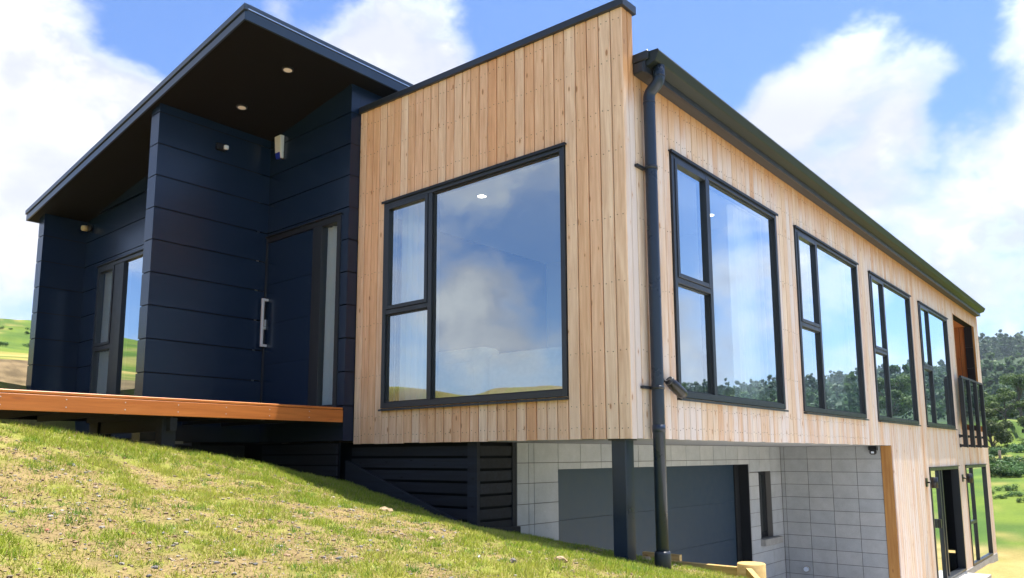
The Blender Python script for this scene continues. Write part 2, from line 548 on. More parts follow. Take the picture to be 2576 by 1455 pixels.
class MB:
    """collects boxes, prisms and tubes in world coordinates, then links them as one mesh object"""
    def __init__(self):
        self.v, self.f, self.sm, self.r = [], [], [], []

    def add(self, vs, fs, smooth=False, rnd=None):
        n = len(self.v)
        self.v += [tuple(x) for x in vs]
        for f in fs:
            self.f.append(tuple(i + n for i in f))
            self.sm.append(smooth)
            self.r.append(rnd if rnd is not None else 0.0)
        return self

    def hexa(self, p, rnd=None):
        return self.add(p, [(0, 3, 2, 1), (4, 5, 6, 7), (0, 1, 5, 4), (1, 2, 6, 5), (2, 3, 7, 6), (3, 0, 4, 7)], rnd=rnd)

    def box(self, x0, x1, y0, y1, z0, z1, rnd=None):
        return self.hexa([(x0, y0, z0), (x1, y0, z0), (x1, y1, z0), (x0, y1, z0), (x0, y0, z1), (x1, y0, z1), (x1, y1, z1), (x0, y1, z1)], rnd)

    def prism(self, prof, a, b, rnd=None, smooth=False):
        """prof: list of points at end a (3d), shifted by (b-a) at the other end"""
        n = len(prof)
        d = Vector(b) - Vector(a)
        vs = [Vector(p) for p in prof] + [Vector(p) + d for p in prof]
        fs = [tuple(range(n - 1, -1, -1)), tuple(range(n, 2 * n))]
        self.add(vs, [fs[0], fs[1]], False, rnd)
        k = len(self.v) - 2 * n
        for i in range(n):
            j = (i + 1) % n
            self.f.append((k + i, k + j, k + n + j, k + n + i))
            self.sm.append(smooth)
            self.r.append(rnd or 0.0)
        return self

    def tube(self, pts, rad, seg=14, cap=True):
        pts = [Vector(p) for p in pts]
        rads = rad if isinstance(rad, (list, tuple)) else [rad] * len(pts)
        rings = []
        prev = None
        for i, p in enumerate(pts):
            t = (pts[min(i + 1, len(pts) - 1)] - pts[max(i - 1, 0)]).normalized()
            if prev is None:
                a = t.orthogonal().normalized()
            else:
                a = (prev - t * prev.dot(t)).normalized()
            prev = a
            bb = t.cross(a)
            rings.append([p + (a * math.cos(2 * math.pi * k / seg) + bb * math.sin(2 * math.pi * k / seg)) * rads[i] for k in range(seg)])
        n0 = len(self.v)
        for r in rings:
            self.v += [tuple(x) for x in r]
        for i in range(len(rings) - 1):
            for k in range(seg):
                k2 = (k + 1) % seg
                self.f.append((n0 + i * seg + k, n0 + i * seg + k2, n0 + (i + 1) * seg + k2, n0 + (i + 1) * seg + k))
                self.sm.append(True)
                self.r.append(0.0)
        if cap:
            self.f.append(tuple(n0 + k for k in range(seg - 1, -1, -1)))
            self.f.append(tuple(n0 + (len(rings) - 1) * seg + k for k in range(seg)))
            self.sm += [False, False]
            self.r += [0.0, 0.0]
        return self

    def build(self, name, material, parent=None, recalc=True, kind=None, bevel=0.0, seg=1):
        me = bpy.data.meshes.new(name)
        me.from_pydata(self.v, [], self.f)
        me.polygons.foreach_set('use_smooth', self.sm)
        at = me.attributes.new('rnd', 'FLOAT', 'FACE')
        at.data.foreach_set('value', self.r)
        if recalc or bevel > 0:
            bm = bmesh.new()
            bm.from_mesh(me)
            bmesh.ops.recalc_face_normals(bm, faces=bm.faces)
            if bevel > 0:
                bmesh.ops.bevel(bm, geom=list(bm.edges), offset=bevel, segments=seg, profile=0.6, affect='EDGES', clamp_overlap=True)
            bm.to_mesh(me)
            bm.free()
        me.materials.append(MATS[material] if isinstance(material, str) else material)
        return link(name, me, parent, kind)


def link(name, me, parent=None, kind=None):
    o = bpy.data.objects.new(name, me)
    C.objects.link(o)
    if parent is not None:
        o.parent = parent
        o.matrix_parent_inverse = Matrix.Translation(-WORLD[parent.name])
    WORLD[o.name] = Vector((0, 0, 0))
    if kind:
        o['kind'] = kind
    return o


def np_mesh(name, verts, faces, material, rnd=None, col=None, smooth=False):
    """verts (n,3), faces (m,k) int arrays of equal length polygons"""
    me = bpy.data.meshes.new(name)
    nv, (nf, k) = len(verts), faces.shape
    me.vertices.add(nv)
    me.vertices.foreach_set('co', np.asarray(verts, np.float32).ravel())
    me.loops.add(nf * k)
    me.loops.foreach_set('vertex_index', faces.astype(np.int32).ravel())
    me.polygons.add(nf)
    me.polygons.foreach_set('loop_start', np.arange(0, nf * k, k, dtype=np.int32))
    me.polygons.foreach_set('loop_total', np.full(nf, k, np.int32))
    me.polygons.foreach_set('use_smooth', np.full(nf, smooth))
    me.update(calc_edges=True)
    if rnd is not None:
        a = me.attributes.new('rnd', 'FLOAT', 'POINT' if len(rnd) == nv else 'FACE')
        a.data.foreach_set('value', np.asarray(rnd, np.float32))
    if col is not None:
        a = me.attributes.new('col', 'FLOAT_COLOR', 'POINT')
        c4 = np.ones((nv, 4), np.float32)
        c4[:, :3] = col
        a.data.foreach_set('color', c4.ravel())
    me.materials.append(MATS[material])
    return me


# planes: world position of (u along the wall, d outward, z)
def PX(x0):
    return lambda u, d, z: (x0 + d, u, z)


def PY(y0):
    return lambda u, d, z: (u, y0 - d, z)


def slab(mb, P, u0, u1, d0, d1, z0, z1, z1b=None, rnd=None):
    z1b = z1 if z1b is None else z1b
    return mb.hexa([P(u0, d0, z0), P(u1, d0, z0), P(u1, d1, z0), P(u0, d1, z0), P(u0, d0, z1), P(u1, d0, z1b), P(u1, d1, z1b), P(u0, d1, z1)], rnd)


def board(mb, P, u0, u1, z0, z1, z1b=None, thick=0.02, gap=0.0042, ch=0.006, rnd=None, d0=None):
    """upright cladding board: arrised front edges"""
    z1b = z1 if z1b is None else z1b
    dj = 0.0 if d0 is None else d0
    a, b = u0 + gap, u1 - gap
    prof = [(a, -thick), (b, -thick), (b, dj - ch), (b - ch, dj), (a + ch, dj), (a, dj - ch)]
    lo = [P(u, d, z0) for u, d in prof]

    def zt(u):
        return z1 + (z1b - z1) * ((u - u0) / (u1 - u0))
    hi = [P(u, d, zt(u)) for u, d in prof]
    n = 6
    fs = [tuple(range(n - 1, -1, -1)), tuple(range(n, 2 * n))] + [(i, (i + 1) % n, n + (i + 1) % n, n + i) for i in range(n)]
    return mb.add(lo + hi, fs, rnd=rnd)


def rect_sub(rects, hole):
    out = []
    a0, a1, b0, b1 = hole
    for (u0, u1, z0, z1) in rects:
        if u1 <= a0 + 1e-6 or u0 >= a1 - 1e-6 or z1 <= b0 + 1e-6 or z0 >= b1 - 1e-6:
            out.append((u0, u1, z0, z1))
            continue
        if z0 < b0:
            out.append((u0, u1, z0, b0))
        if z1 > b1:
            out.append((u0, u1, b1, z1))
        m0, m1 = max(z0, b0), min(z1, b1)
        if u0 < a0:
            out.append((u0, a0, m0, m1))
        if u1 > a1:
            out.append((a1, u1, m0, m1))
    return [r for r in out if r[1] - r[0] > 0.012 and r[3] - r[2] > 0.012]


# ------------------------------------------------------------------ terrain
def fbm2(x, y, scale, octs=4, seed=0):
    """value noise on the plane, 0..1"""
    r = np.random.default_rng(seed)
    tab = r.random((256, 256))
    tot = np.zeros_like(x, dtype=float)
    amp, norm, s = 1.0, 0.0, scale
    for o in range(octs):
        fx, fy = x * s + o * 17.3, y * s + o * 9.7
        ix, iy = np.floor(fx).astype(int), np.floor(fy).astype(int)
        tx, ty = fx - ix, fy - iy
        tx, ty = tx * tx * (3 - 2 * tx), ty * ty * (3 - 2 * ty)
        a = tab[ix % 256, iy % 256]
        b = tab[(ix + 1) % 256, iy % 256]
        c = tab[ix % 256, (iy + 1) % 256]
        d = tab[(ix + 1) % 256, (iy + 1) % 256]
        tot += amp * ((a * (1 - tx) + b * tx) * (1 - ty) + (c * (1 - tx) + d * tx) * ty)
        norm += amp
        amp *= 0.5
        s *= 2.03
    return tot / norm


def sstep(v, a, b):
    t = np.clip((v - a) / (b - a), 0, 1)
    return t * t * (3 - 2 * t)


RS = np.array([0, 10, 14, 18, 22, 30, 45, 60, 95, 140, 200, 330, 620, 900, 1500.])
# height of the land by bearing (degrees clockwise from the direction the long wall runs) and distance
TAB = {
    -180: [-.9, -.8, -.6, -.3, 0, .3, .5, 0, -2, 0, 6, 20, 30, 10, 0],
    -137: [-.7, -.2, .4, 1.0, 1.5, 1.9, 1.5, 1, 0, 0, 4, 16, 24, 10, 0],
    -105: [-.5, .0, .6, 1.3, 2.0, 2.9, 5.0, 8, 13, 12, 8, 6, 6, 6, 0],
    -74: [-.5, .3, .7, 1.45, 2.25, 3.25, 5.1, 7.3, 14.4, 17, 15, 8, 6, 6, 0],
    -50: [-1, -1, -.6, 0, .6, 1.6, 3.4, 6, 11, 14, 12, 9, 10, 6, 0],
    -25: [-2.45, -2.45, -2.45, -2.5, -2.5, -2.2, -.9, .6, 3.5, 6, 9, 22, 56, 30, 0],
    -8: [-2.45, -2.45, -2.45, -2.45, -2.5, -2.15, -1.15, -.2, 3.3, 5.0, 7.5, 24, 70, 40, 0],
    8: [-2.45, -2.45, -2.45, -2.45, -2.5, -2.1, -1.1, .0, 3.2, 4.5, 7, 20, 56, 32, 0],
    24: [-2.45, -2.45, -2.45, -2.45, -2.5, -2.1, -1.2, -.2, 2.6, 4.0, 6.5, 18, 44, 20, 0],
    60: [-2.45, -2.45, -2.45, -2.45, -2.5, -2.2, -1.6, -1, 1, 3, 6, 15, 26, 10, 0],
    110: [-2, -2.2, -2.4, -2.5, -2.6, -2.8, -3, -3, -2, 0, 4, 12, 16, 8, 0],
}
AZ = np.array(sorted(TAB) + [180])
TT = np.array([TAB[a] for a in sorted(TAB)] + [TAB[-180]])


def table_h(x, y):
    dx, dy = x - CAM.x, y - CAM.y
    r = np.sqrt(dx * dx + dy * dy)
    az = np.degrees(np.arctan2(dx, dy))
    i = np.clip(np.searchsorted(AZ, az, side='right') - 1, 0, len(AZ) - 2)
    t = (az - AZ[i]) / (AZ[i + 1] - AZ[i])
    t = t * t * (3 - 2 * t)
    j = np.clip(np.searchsorted(RS, r, side='right') - 1, 0, len(RS) - 2)
    s = np.clip((r - RS[j]) / (RS[j + 1] - RS[j]), 0, 1)
    h = (TT[i, j] * (1 - s) + TT[i, j + 1] * s) * (1 - t) + (TT[i + 1, j] * (1 - s) + TT[i + 1, j + 1] * s) * t
    h = h + (fbm2(x, y, 0.02, 4, 5) - 0.5) * np.clip((r - 25) * 0.05, 0, 12) + (fbm2(x, y, 0.15, 3, 6) - 0.5) * np.clip((r - 12) * 0.03, 0, 1.2)
    return h, r, az


def lawn_h(x, y):
    d = 0.1 - y
    zf = np.interp(x, [-9, -3.56, -1.7, -.15, .5, 6], [.62, -.42, -.78, -.955, -1.03, -1.6])
    s2 = np.interp(x, [-3.6, -2, 0], [.16, .09, .04])
    z = zf + np.where(d < 0, np.interp(x, [-1.7, -.3], [.20, .11]), .195) * np.clip(d, -1.2, 1.5) + s2 * np.maximum(d - 1.5, 0)
    z = np.maximum(z, np.where(y > 0.0, -1.125, -9)) - sstep(y, .80, 1.2) * .085
    z = z + (fbm2(x, y, 1.3, 3, 2) - 0.5) * 0.05 + (fbm2(x, y, 6, 3, 3) - 0.5) * 0.025
    return z


def lawn_edge(y):
    return np.where(y > 0.9, 0.30 + (1.3 - y) * 0.55, 0.52 + (0.9 - y) * 0.55)


def ground_h(x, y):
    x = np.asarray(x, float)
    y = np.asarray(y, float)
    th, r, az = table_h(x, y)
    lw = lawn_h(x, y)
    # lawn, fading into the surrounding land
    w = sstep(np.sqrt((x + 1.5) ** 2 + (y + 2) ** 2), 6.5, 11.5)
    z = lw * (1 - w) + th * w
    # below the drive side of the lawn
    drop = sstep(x, lawn_edge(y) - 0.02, lawn_edge(y) + 0.30)
    near = sstep(y, -9, -5)
    flat = np.where(r < 20, -2.45, th)
    z = z * (1 - drop * near) + flat * drop * near
    # in front of the garage door and along the side wall
    side = sstep(y, 1.32, 1.36) * (1 - sstep(x, 12, 20)) * sstep(x, -1.95, -1.9)
    z = np.where(y > 1.30, z * (1 - side) + flat * side, z)
    # bank edge under the deck
    und = sstep(-x, 3.50, 3.78) * sstep(x, -8.6, -8.0) * sstep(y, -7.0, -5.5)
    z = z - und * (0.62 + np.clip(-(x + 3.5), 0, 6) * 0.17)
    house = (x < -0.02) & (x > -8.75) & (y > 0.16) & (y < 15.3) & ~((x > -1.85) & (y < 1.34))
    z = np.where(house, np.minimum(z, -2.46), z)
    return z


def veg_mask(x, y):
    """1 where the turf is thick, 0 where bare soil shows"""
    n = fbm2(x, y, 1.1, 4, 21) * 0.30 + fbm2(x, y, 4.5, 3, 22) * 0.72
    edge = np.exp(-((y + 0.55) / 0.75) ** 2) * 0.30 + np.exp(-((x + 3.35) / 0.55) ** 2) * 0.26
    front = -sstep(-y - x * 0.25, 1.2, 3.2) * 0.08
    soil = -np.exp(-(((y - 0.05) / 0.22) ** 2)) * 0.30 * (x < -0.4)
    n = n + (fbm2(x, y, 13.0, 2, 23) - 0.5) * 0.30
    return sstep(n + edge + front + soil, 0.30, 0.68)


def build_ground():
    az = np.concatenate([np.linspace(-84, -3, 430, endpoint=False), np.linspace(-3, 60, 80, endpoint=False), np.linspace(60, 276, 110, endpoint=False)])
    rr = np.concatenate([[0.15, 0.5], np.arange(1.0, 12.0, 0.055), 12 * 1.031 ** np.arange(0, 160)])
    A, R = np.meshgrid(np.radians(az), rr)
    X, Y = CAM.x + np.sin(A) * R, CAM.y + np.cos(A) * R
    Z = ground_h(X, Y)
    nr, na = X.shape
    V = np.stack([X, Y, Z], -1).reshape(-1, 3)
    V = np.vstack([V, [[CAM.x, CAM.y, float(ground_h(np.array([CAM.x]), np.array([CAM.y]))[0])]]])
    i = np.arange(nr - 1)[:, None] * na
    j = np.arange(na)[None, :]
    j2 = (j + 1) % na
    F = np.stack([i + j, i + na + j, i + na + j2, i + j2], -1).reshape(-1, 4)[:, ::-1]
    # colour by what grows or lies there
    x, y = V[:, 0], V[:, 1]
    dist = np.sqrt((x - CAM.x) ** 2 + (y - CAM.y) ** 2)
    azv = np.degrees(np.arctan2(x - CAM.x, y - CAM.y))
    soil = np.array([0.235, 0.160, 0.085])
    turf = np.array([0.175, 0.195, 0.032])
    past = np.array([0.108, 0.152, 0.022])
    past2 = np.array([0.060, 0.105, 0.020])
    straw = np.array([0.33, 0.25, 0.09])
    forest = np.array([0.030, 0.050, 0.020])
    m = veg_mask(x, y)[:, None]
    mq = 0.16 + 0.70 * m
    base = soil * (1 - mq) + turf * mq
    sp = (fbm2(x, y, 3.0, 4, 31)[:, None] - 0.5)
    base = base * (1 + sp * 0.35)
    n1 = sstep(fbm2(x, y, 0.11, 5, 41) * .55 + fbm2(x, y, 0.9, 3, 44) * .45, 0.38, 0.62)[:, None]
    pasture = past * n1 + past2 * (1 - n1)
    n2 = sstep(fbm2(x, y, 0.35, 4, 42), 0.62, 0.75)[:, None] * 0.5
    pasture = pasture * (1 - n2) + straw * n2
    w = sstep(dist, 12, 17)[:, None]
    # left bank of bare soil, then a strip of dry grass, then green hill
    left = ((azv < -55) & (azv > -120))[:, None]
    dl = dist + (fbm2(x, y, 0.5, 4, 63) - .5) * 3.0
    bank = np.where((dl < 22.5)[:, None], np.array([.135, .098, .05]) * (0.2 + 1.6 * fbm2(x, y, 3.5, 5, 51)[:, None]), pasture)
    st = (sstep(dl, 22.5, 24) * (1 - sstep(dl, 30, 40)) * sstep(fbm2(x, y, .5, 3, 64), .25, .6))[:, None]
    bank = bank * (1 - st) + straw * np.array([1.0, 1.0, 0.9]) * st
    far = np.where(left, bank, pasture)
    # dry trampled ground beside the house
    dw = dist + (fbm2(x, y, 0.35, 3, 62) - .5) * 3.0
    dry = ((1 - sstep(dw, 22.6, 24.6)) * (azv > -50))[:, None]
    dn = 0.55 + 0.45 * sstep(fbm2(x, y, 0.9, 4, 61), 0.35, 0.6)[:, None]
    far = far * (1 - dry * dn) + straw * np.array([0.95, 0.92, 1.0]) * dry * dn
    drive = ((y > 1.3) | (x > lawn_edge(y) + 0.1))[:, None] & (dist < 14)[:, None]
    base = np.where(drive, np.array([0.46, 0.44, 0.40]), base)
    col = base * (1 - w) + far * w
    fw = (sstep(dist, 150, 190) * (azv > -50) * (azv < 100))[:, None]
    col = col * (1 - fw) + forest * fw
    me = np_mesh('ground', V, F, 'ground', col=col, smooth=True)
    cen = len(V) - 1
    # close the small hole under the viewpoint
    bm = bmesh.new()
    bm.from_mesh(me)
    bm.verts.ensure_lookup_table()
    for k in range(na):
        bm.faces.new((bm.verts[cen], bm.verts[(k + 1) % na], bm.verts[k]))
    bm.to_mesh(me)
    bm.free()
    o = link('ground', me, None, 'structure')
    return o


build_ground()

# ------------------------------------------------------------------ the house
house = empty('house', (-2.0, 5.0, -2.45), 'modern house clad in vertical larch boards and navy panels, raised over a block garage', 'house')
F = PY(0.0)
S = PX(0.0)
LW = 3.422
SEND = 15.45
EAVE = 3.055

WINS = [(0.748, 3.157), (3.734, 6.128), (6.712, 9.077), (9.67, 11.99)]
ZW0, ZW1 = 0.36, 2.53
FW = (-2.967, -0.605)


def split_even(a, b, pitch=0.1104):
    n = max(1, round((b - a) / pitch))
    return [(a + (b - a) * i / n, a + (b - a) * (i + 1) / n) for i in range(n)]


def ftop(x):
    return 3.68 + (x + LW) * (3.588 - 3.68) / LW


def jit():
    return random.uniform(-0.0030, 0.0008)


# front boards
for seg in ((-LW, FW[0]), FW, (FW[1], 0.0)):
    for a, b in split_even(*seg):
        if seg is FW:
            board(MB(), F, a, b, 0, 1)
            mb = MB(); board(mb, F, a, b, 0.0 + random.uniform(-.003, .003), ZW0, d0=jit()); mb.build('cladding_board', 'front_larch', house)
            mb = MB(); board(mb, F, a, b, ZW1, ftop(a), ftop(b), d0=jit()); mb.build('cladding_board', 'front_larch', house)
        else:
            mb = MB(); board(mb, F, a, b, random.uniform(-.003, .003), ftop(a), ftop(b), d0=jit()); mb.build('cladding_board', 'front_larch', house)

# side boards
BAL = (12.66, 14.94)
DOORS = [(9.59, 11.95), (12.67, 14.92)]
cuts = sorted({0.0, 0.0875, 0.175, 7.375, SEND, *[w for p in WINS for w in p], *BAL, *[w for p in DOORS for w in p]})
cuts2 = []
for c in cuts:
    if not cuts2 or c - cuts2[-1] > 0.035:
        cuts2.append(c)
far_mb = MB()
for ca, cb in zip(cuts2[:-1], cuts2[1:]):
    for a, b in split_even(ca, cb):
        mid = 0.5 * (a + b)
        top = 3.592 if b < 0.18 else EAVE + 0.03
        bot = random.uniform(-.003, .003) if mid < 7.375 else -2.33
        rects = [(a, b, bot, top)]
        for w in WINS:
            rects = rect_sub(rects, (w[0] - .02, w[1] + .02, ZW0, ZW1)) if w[0] < mid < w[1] else rects
        if BAL[0] < mid < BAL[1]:
            rects = rect_sub(rects, (BAL[0] - .05, BAL[1] + .05, 0.36, 2.76))
        for dd in DOORS:
            if dd[0] < mid < dd[1]:
                rects = rect_sub(rects, (dd[0] - .05, dd[1] + .05, -2.32, -0.37))
        for (u0, u1, z0, z1) in rects:
            if mid < 6.7:
                mb = MB(); board(mb, S, u0, u1, z0, z1, d0=jit()); mb.build('cladding_board', 'side_larch', house)
            else:
                board(far_mb, S, u0, u1, z0, z1, d0=jit(), rnd=random.random())
far_mb.build('cladding_board', 'side_larch', house, kind='stuff')

# nail heads in the near boards
mb = MB()
for P_, spans, zr in ((F, [sp_ for sg in ((-LW, FW[0]), FW, (FW[1], 0.0)) for sp_ in split_even(*sg)], (.09, .27, .70, 1.25, 1.80, 2.35, 2.72, 3.15, 3.50)),
                      (S, [sp_ for sg in ((.175, WINS[0][0]), WINS[0], (WINS[0][1], WINS[1][0]), WINS[1]) for sp_ in split_even(*sg)], (.09, .27, .70, 1.25, 1.80, 2.35, 2.66, 2.95))):
    for a, b in spans:
        for zz in zr:
            wins_ = (FW,) if P_ is F else WINS
            if any(w_[0] - .01 < .5 * (a + b) < w_[1] + .01 for w_ in wins_) and ZW0 < zz < ZW1 + .05:
                continue
            for fr_ in (.28, .72):
                u_ = a + (b - a) * fr_
                z_ = zz + random.uniform(-.012, .012)
                slab(mb, P_, u_ - .0032, u_ + .0032, -.004, .0009, z_ - .0032, z_ + .0032)
mb.build('nail_head', 'rust_nail', house, kind='stuff')

# walls behind the boards
mb = MB()
for (u0, u1, z0, z1) in rect_sub([(-LW, -0.021, 0.004, 3.58)], (FW[0] - .0, FW[1] + .0, ZW0, ZW1)):
    slab(mb, F, u0, u1, -0.16, -0.024, z0, z1)
hs = [(0.165, 7.3775, 0.004, EAVE)]
for w in WINS:
    hs = rect_sub(hs, (w[0], w[1], ZW0, ZW1))
hs2 = [(7.378, SEND - .02, -2.33, EAVE)]
for w in WINS:
    hs2 = rect_sub(hs2, (w[0], w[1], ZW0, ZW1))
for dd in DOORS:
    hs2 = rect_sub(hs2, (dd[0], dd[1], -2.32, -0.37))
hs2 = rect_sub(hs2, (BAL[0], BAL[1], 0.36, 2.76))
for (u0, u1, z0, z1) in hs + hs2:
    slab(mb, S, u0, u1, -0.16, -0.024, z0, z1)
mb.box(-8.4, -0.02, SEND - .16, SEND - .02, -2.33, EAVE)
mb.box(-8.6, -8.45, 0.2, SEND - .02, -2.33, 2.9)
mb.build('wall_frame', 'joint_dark', house)

# rooms behind the glass
mb = MB()
mb.box(-5.0, -0.17, 0.17, 12.5, 0.01, 0.06)
mb.build('room_floor', 'room_floor', house)
mb = MB()
mb.box(-5.0, -0.17, 0.17, 12.5, 2.60, 2.66)
mb.build('room_ceiling', 'room_ceiling', house)
mb = MB()
mb.box(-5.06, -5.0, 0.0, 12.5, 0.06, 2.6)
for yy in (3.45, 6.42, 9.37, 12.44):
    mb.box(-4.998, -0.19, yy - .05, yy + .05, 0.061, 2.599)
mb.box(-5.0, -3.45, 0.165, 0.2, 0.061, 2.599)
for (u0, u1, z0, z1) in rect_sub([(-3.44, -.19, 0.061, 2.599)], (FW[0], FW[1], ZW0, ZW1)):
    slab(mb, F, u0, u1, -0.175, -0.163, z0, z1)
hs = [(0.18, 12.4, 0.061, 2.599)]
for w in WINS:
    hs = rect_sub(hs, (w[0], w[1], ZW0, ZW1))
for (u0, u1, z0, z1) in hs:
    slab(mb, S, u0, u1, -0.178, -0.165, z0, z1)
mb.build('room_wall', 'room_wall', house)

# timber box roof and parapet cap
mb = MB()
mb.hexa([(-LW - .0, .17, 3.46), (0.10, .17, 3.15), (0.10, SEND, 3.15), (-LW - .0, SEND, 3.46), (-LW, .17, 3.50), (0.10, .17, 3.19), (0.10, SEND, 3.19), (-LW, SEND, 3.50)])
mb.build('roof', 'roof_fascia', house)
mb = MB()
mb.hexa([(-LW + .004, -.028, ftop(-LW) - .012), (.028, -.028, 3.576), (.028, .19, 3.576), (-LW + .004, .19, ftop(-LW) - .012),
         (-LW + .004, -.028, ftop(-LW) + .055), (.028, -.028, 3.643), (.028, .19, 3.652), (-LW + .004, .19, ftop(-LW) + .062)])
mb.build('parapet_cap', 'charcoal', house, bevel=0.004)

# eave along the side: soffit strip, fascia, gutter, barge end
Y0, Y1 = 0.165, 15.12
mb = MB(); mb.box(0.002, 0.112, Y0, Y1 + .12, 3.030, 3.052); mb.build('eave_soffit', 'eave_brown', house)
mb = MB(); mb.box(0.100, 0.118, Y0 - .004, Y1 + .08, 3.026, 3.20); mb.build('eave_fascia', 'charcoal', house)
mb = MB()
mb.box(0.0, 0.099, Y0 - .012, Y0 + .012, 3.034, 3.125)
mb.hexa([(0.0, Y0 - .018, 3.128), (0.15, Y0 - .018, 3.128), (0.15, Y0 + .012, 3.128), (0.0, Y0 + .012, 3.128), (0.0, Y0 - .018, 3.205), (0.15, Y0 - .018, 3.205), (0.15, Y0 + .012, 3.205), (0.0, Y0 + .012, 3.205)])
mb.build('barge_end', 'charcoal', house, bevel=0.006)
prof = [(0.120, 3.075), (0.205, 3.100), (0.212, 3.108), (0.240, 3.170), (0.236, 3.186), (0.226, 3.190), (0.224, 3.180), (0.196, 3.118), (0.130, 3.088), (0.130, 3.195), (0.120, 3.195)]
mb = MB()
n = len(prof)
vs = [(x, Y0 + .01, z) for x, z in prof] + [(x, Y1, z) for x, z in prof]
mb.add(vs, [(i, (i + 1) % n, n + (i + 1) % n, n + i) for i in range(n)])
gut = mb.build('gutter', 'gutter_green', house)
mb = MB()
for yy in (Y0 + .004, Y1):
    pp = [(0.120, yy, 3.075), (0.205, yy, 3.100), (0.240, yy, 3.170), (0.236, yy, 3.192), (0.120, yy, 3.198)]
    mb.prism(pp, (0, yy, 0), (0, yy + .006, 0))
mb.build('stop_end', 'gutter_green', gut)
# downpipe
def bez(p0, p1, p2, n=6):
    p0, p1, p2 = Vector(p0), Vector(p1), Vector(p2)
    return [p0 * (1 - t) ** 2 + p1 * 2 * t * (1 - t) + p2 * t * t for t in [i / n for i in range(n + 1)]]


PXX, PYY, PR = 0.072, 0.285, 0.049
mb = MB()
path = [(0.172, PYY, 3.10), (0.172, PYY, 3.03)] + bez((0.172, PYY, 3.02), (0.172, PYY, 2.955), (0.122, PYY, 2.925)) + bez((0.115, PYY, 2.92), (PXX, PYY, 2.90), (PXX, PYY, 2.84)) + [(PXX, PYY, 2.6), (PXX, PYY, 0.3), (PXX, PYY, -1.25)]
mb.tube(path, PR, 24)
pipe = mb.build('downpipe', 'downpipe_grey', house)
for zz in (2.235, 0.405):
    mb = MB()
    mb.tube([(PXX, PYY, zz - .014), (PXX, PYY, zz + .014)], PR + .006, 24)
    mb.box(0.0005, 0.03, PYY - .145, PYY - .02, zz - .011, zz + .011)
    mb.box(0.0005, 0.025, PYY + .02, PYY + .075, zz - .011, zz + .011)
    mb.build('pipe_bracket', 'charcoal', pipe)
for z0, z1, rr in ((2.80, 2.812, .052), (0.05, 0.11, .052), (3.0, 3.012, .053)):
    mb = MB(); mb.tube([(PXX if z0 < 2.9 else .172, PYY, z0), (PXX if z0 < 2.9 else .172, PYY, z1)], rr, 24); mb.build('pipe_collar', 'downpipe_grey', pipe)
mb = MB(); mb.tube([(PXX, PYY, -1.25), (PXX, PYY, -0.885), (PXX, PYY, -0.865)], [.064, .064, .058], 24); mb.build('pipe_socket', 'charcoal', pipe)


# windows -----------------------------------------------------------------
def frame_rect(mb, P, u0, u1, z0, z1, w, d0, d1, wb=None):
    wb = wb or w
    slab(mb, P, u0, u0 + w, d0, d1, z0, z1)
    slab(mb, P, u1 - w, u1, d0, d1, z0, z1)
    slab(mb, P, u0 + w + .0005, u1 - w - .0005, d0, d1 - .001, z1 - w, z1)
    slab(mb, P, u0 + w + .0005, u1 - w - .0005, d0, d1 - .001, z0, z0 + wb)


def pane(P, u0, u1, z0, z1, d, parent, m='glass'):
    mb = MB(); slab(mb, P, u0, u1, d - .006, d, z0, z1); return mb.build('pane', m, parent)


def picture_window(P, u0, u1, z0, z1, mull, trans):
    """tall window: casement over a fixed light at the left, one large fixed pane at the right"""
    mb = MB(); frame_rect(mb, P, u0, u1, z0, z1, .048, -.10, .016, .055)
    slab(mb, P, mull - .028, mull + .028, -.098, .014, z0 + .056, z1 - .0485)
    slab(mb, P, u0 + .0485, mull - .0285, -.098, .013, trans - .024, trans + .024)
    win = mb.build('window', 'charcoal', house, bevel=0.0025)
    mb = MB(); frame_rect(mb, P, u0 + .050, mull - .030, trans + .026, z1 - .050, .040, -.05, .024)
    sash = mb.build('sash', 'charcoal', win, bevel=0.003)
    mb = MB(); frame_rect(mb, P, mull + .0285, u1 - .0485, z0 + .0555, z1 - .049, .012, -.05, -.004)
    frame_rect(mb, P, u0 + .0485, mull - .0285, z0 + .0555, trans - .0245, .012, -.05, -.004)
    mb.build('glazing_bead', 'charcoal_edge', win)
    pane(P, u0 + .088, mull - .068, trans + .064, z1 - .088, -.010, win)
    pane(P, u0 + .060, mull - .040, z0 + .066, trans - .036, -.022, win)
    pane(P, mull + .040, u1 - .060, z0 + .066, z1 - .060, -.022, win)
    mb = MB(); slab(mb, P, u0 - .022, u1 + .022, -.02, .034, z1 + .001, z1 + .014); slab(mb, P, u0 - .022, u1 + .022, .028, .034, z1 - .012, z1 + .0005)
    mb.build('head_flashing', 'charcoal_edge', win)
    mb = MB()
    mb.hexa([P(u0 - .006, -.02, z0 - .024), P(u1 + .006, -.02, z0 - .024), P(u1 + .006, .040, z0 - .030), P(u0 - .006, .040, z0 - .030),
             P(u0 - .006, -.02, z0 - .001), P(u1 + .006, -.02, z0 - .001), P(u1 + .006, .040, z0 - .012), P(u0 - .006, .040, z0 - .012)])
    mb.build('sill', 'charcoal', win)
    return win


picture_window(F, FW[0], FW[1], ZW0 - .005, ZW1, -2.262, 1.345)
for i, (a, b) in enumerate(WINS):
    picture_window(S, a, b, ZW0, ZW1 + .01, a + 0.715, 1.385)


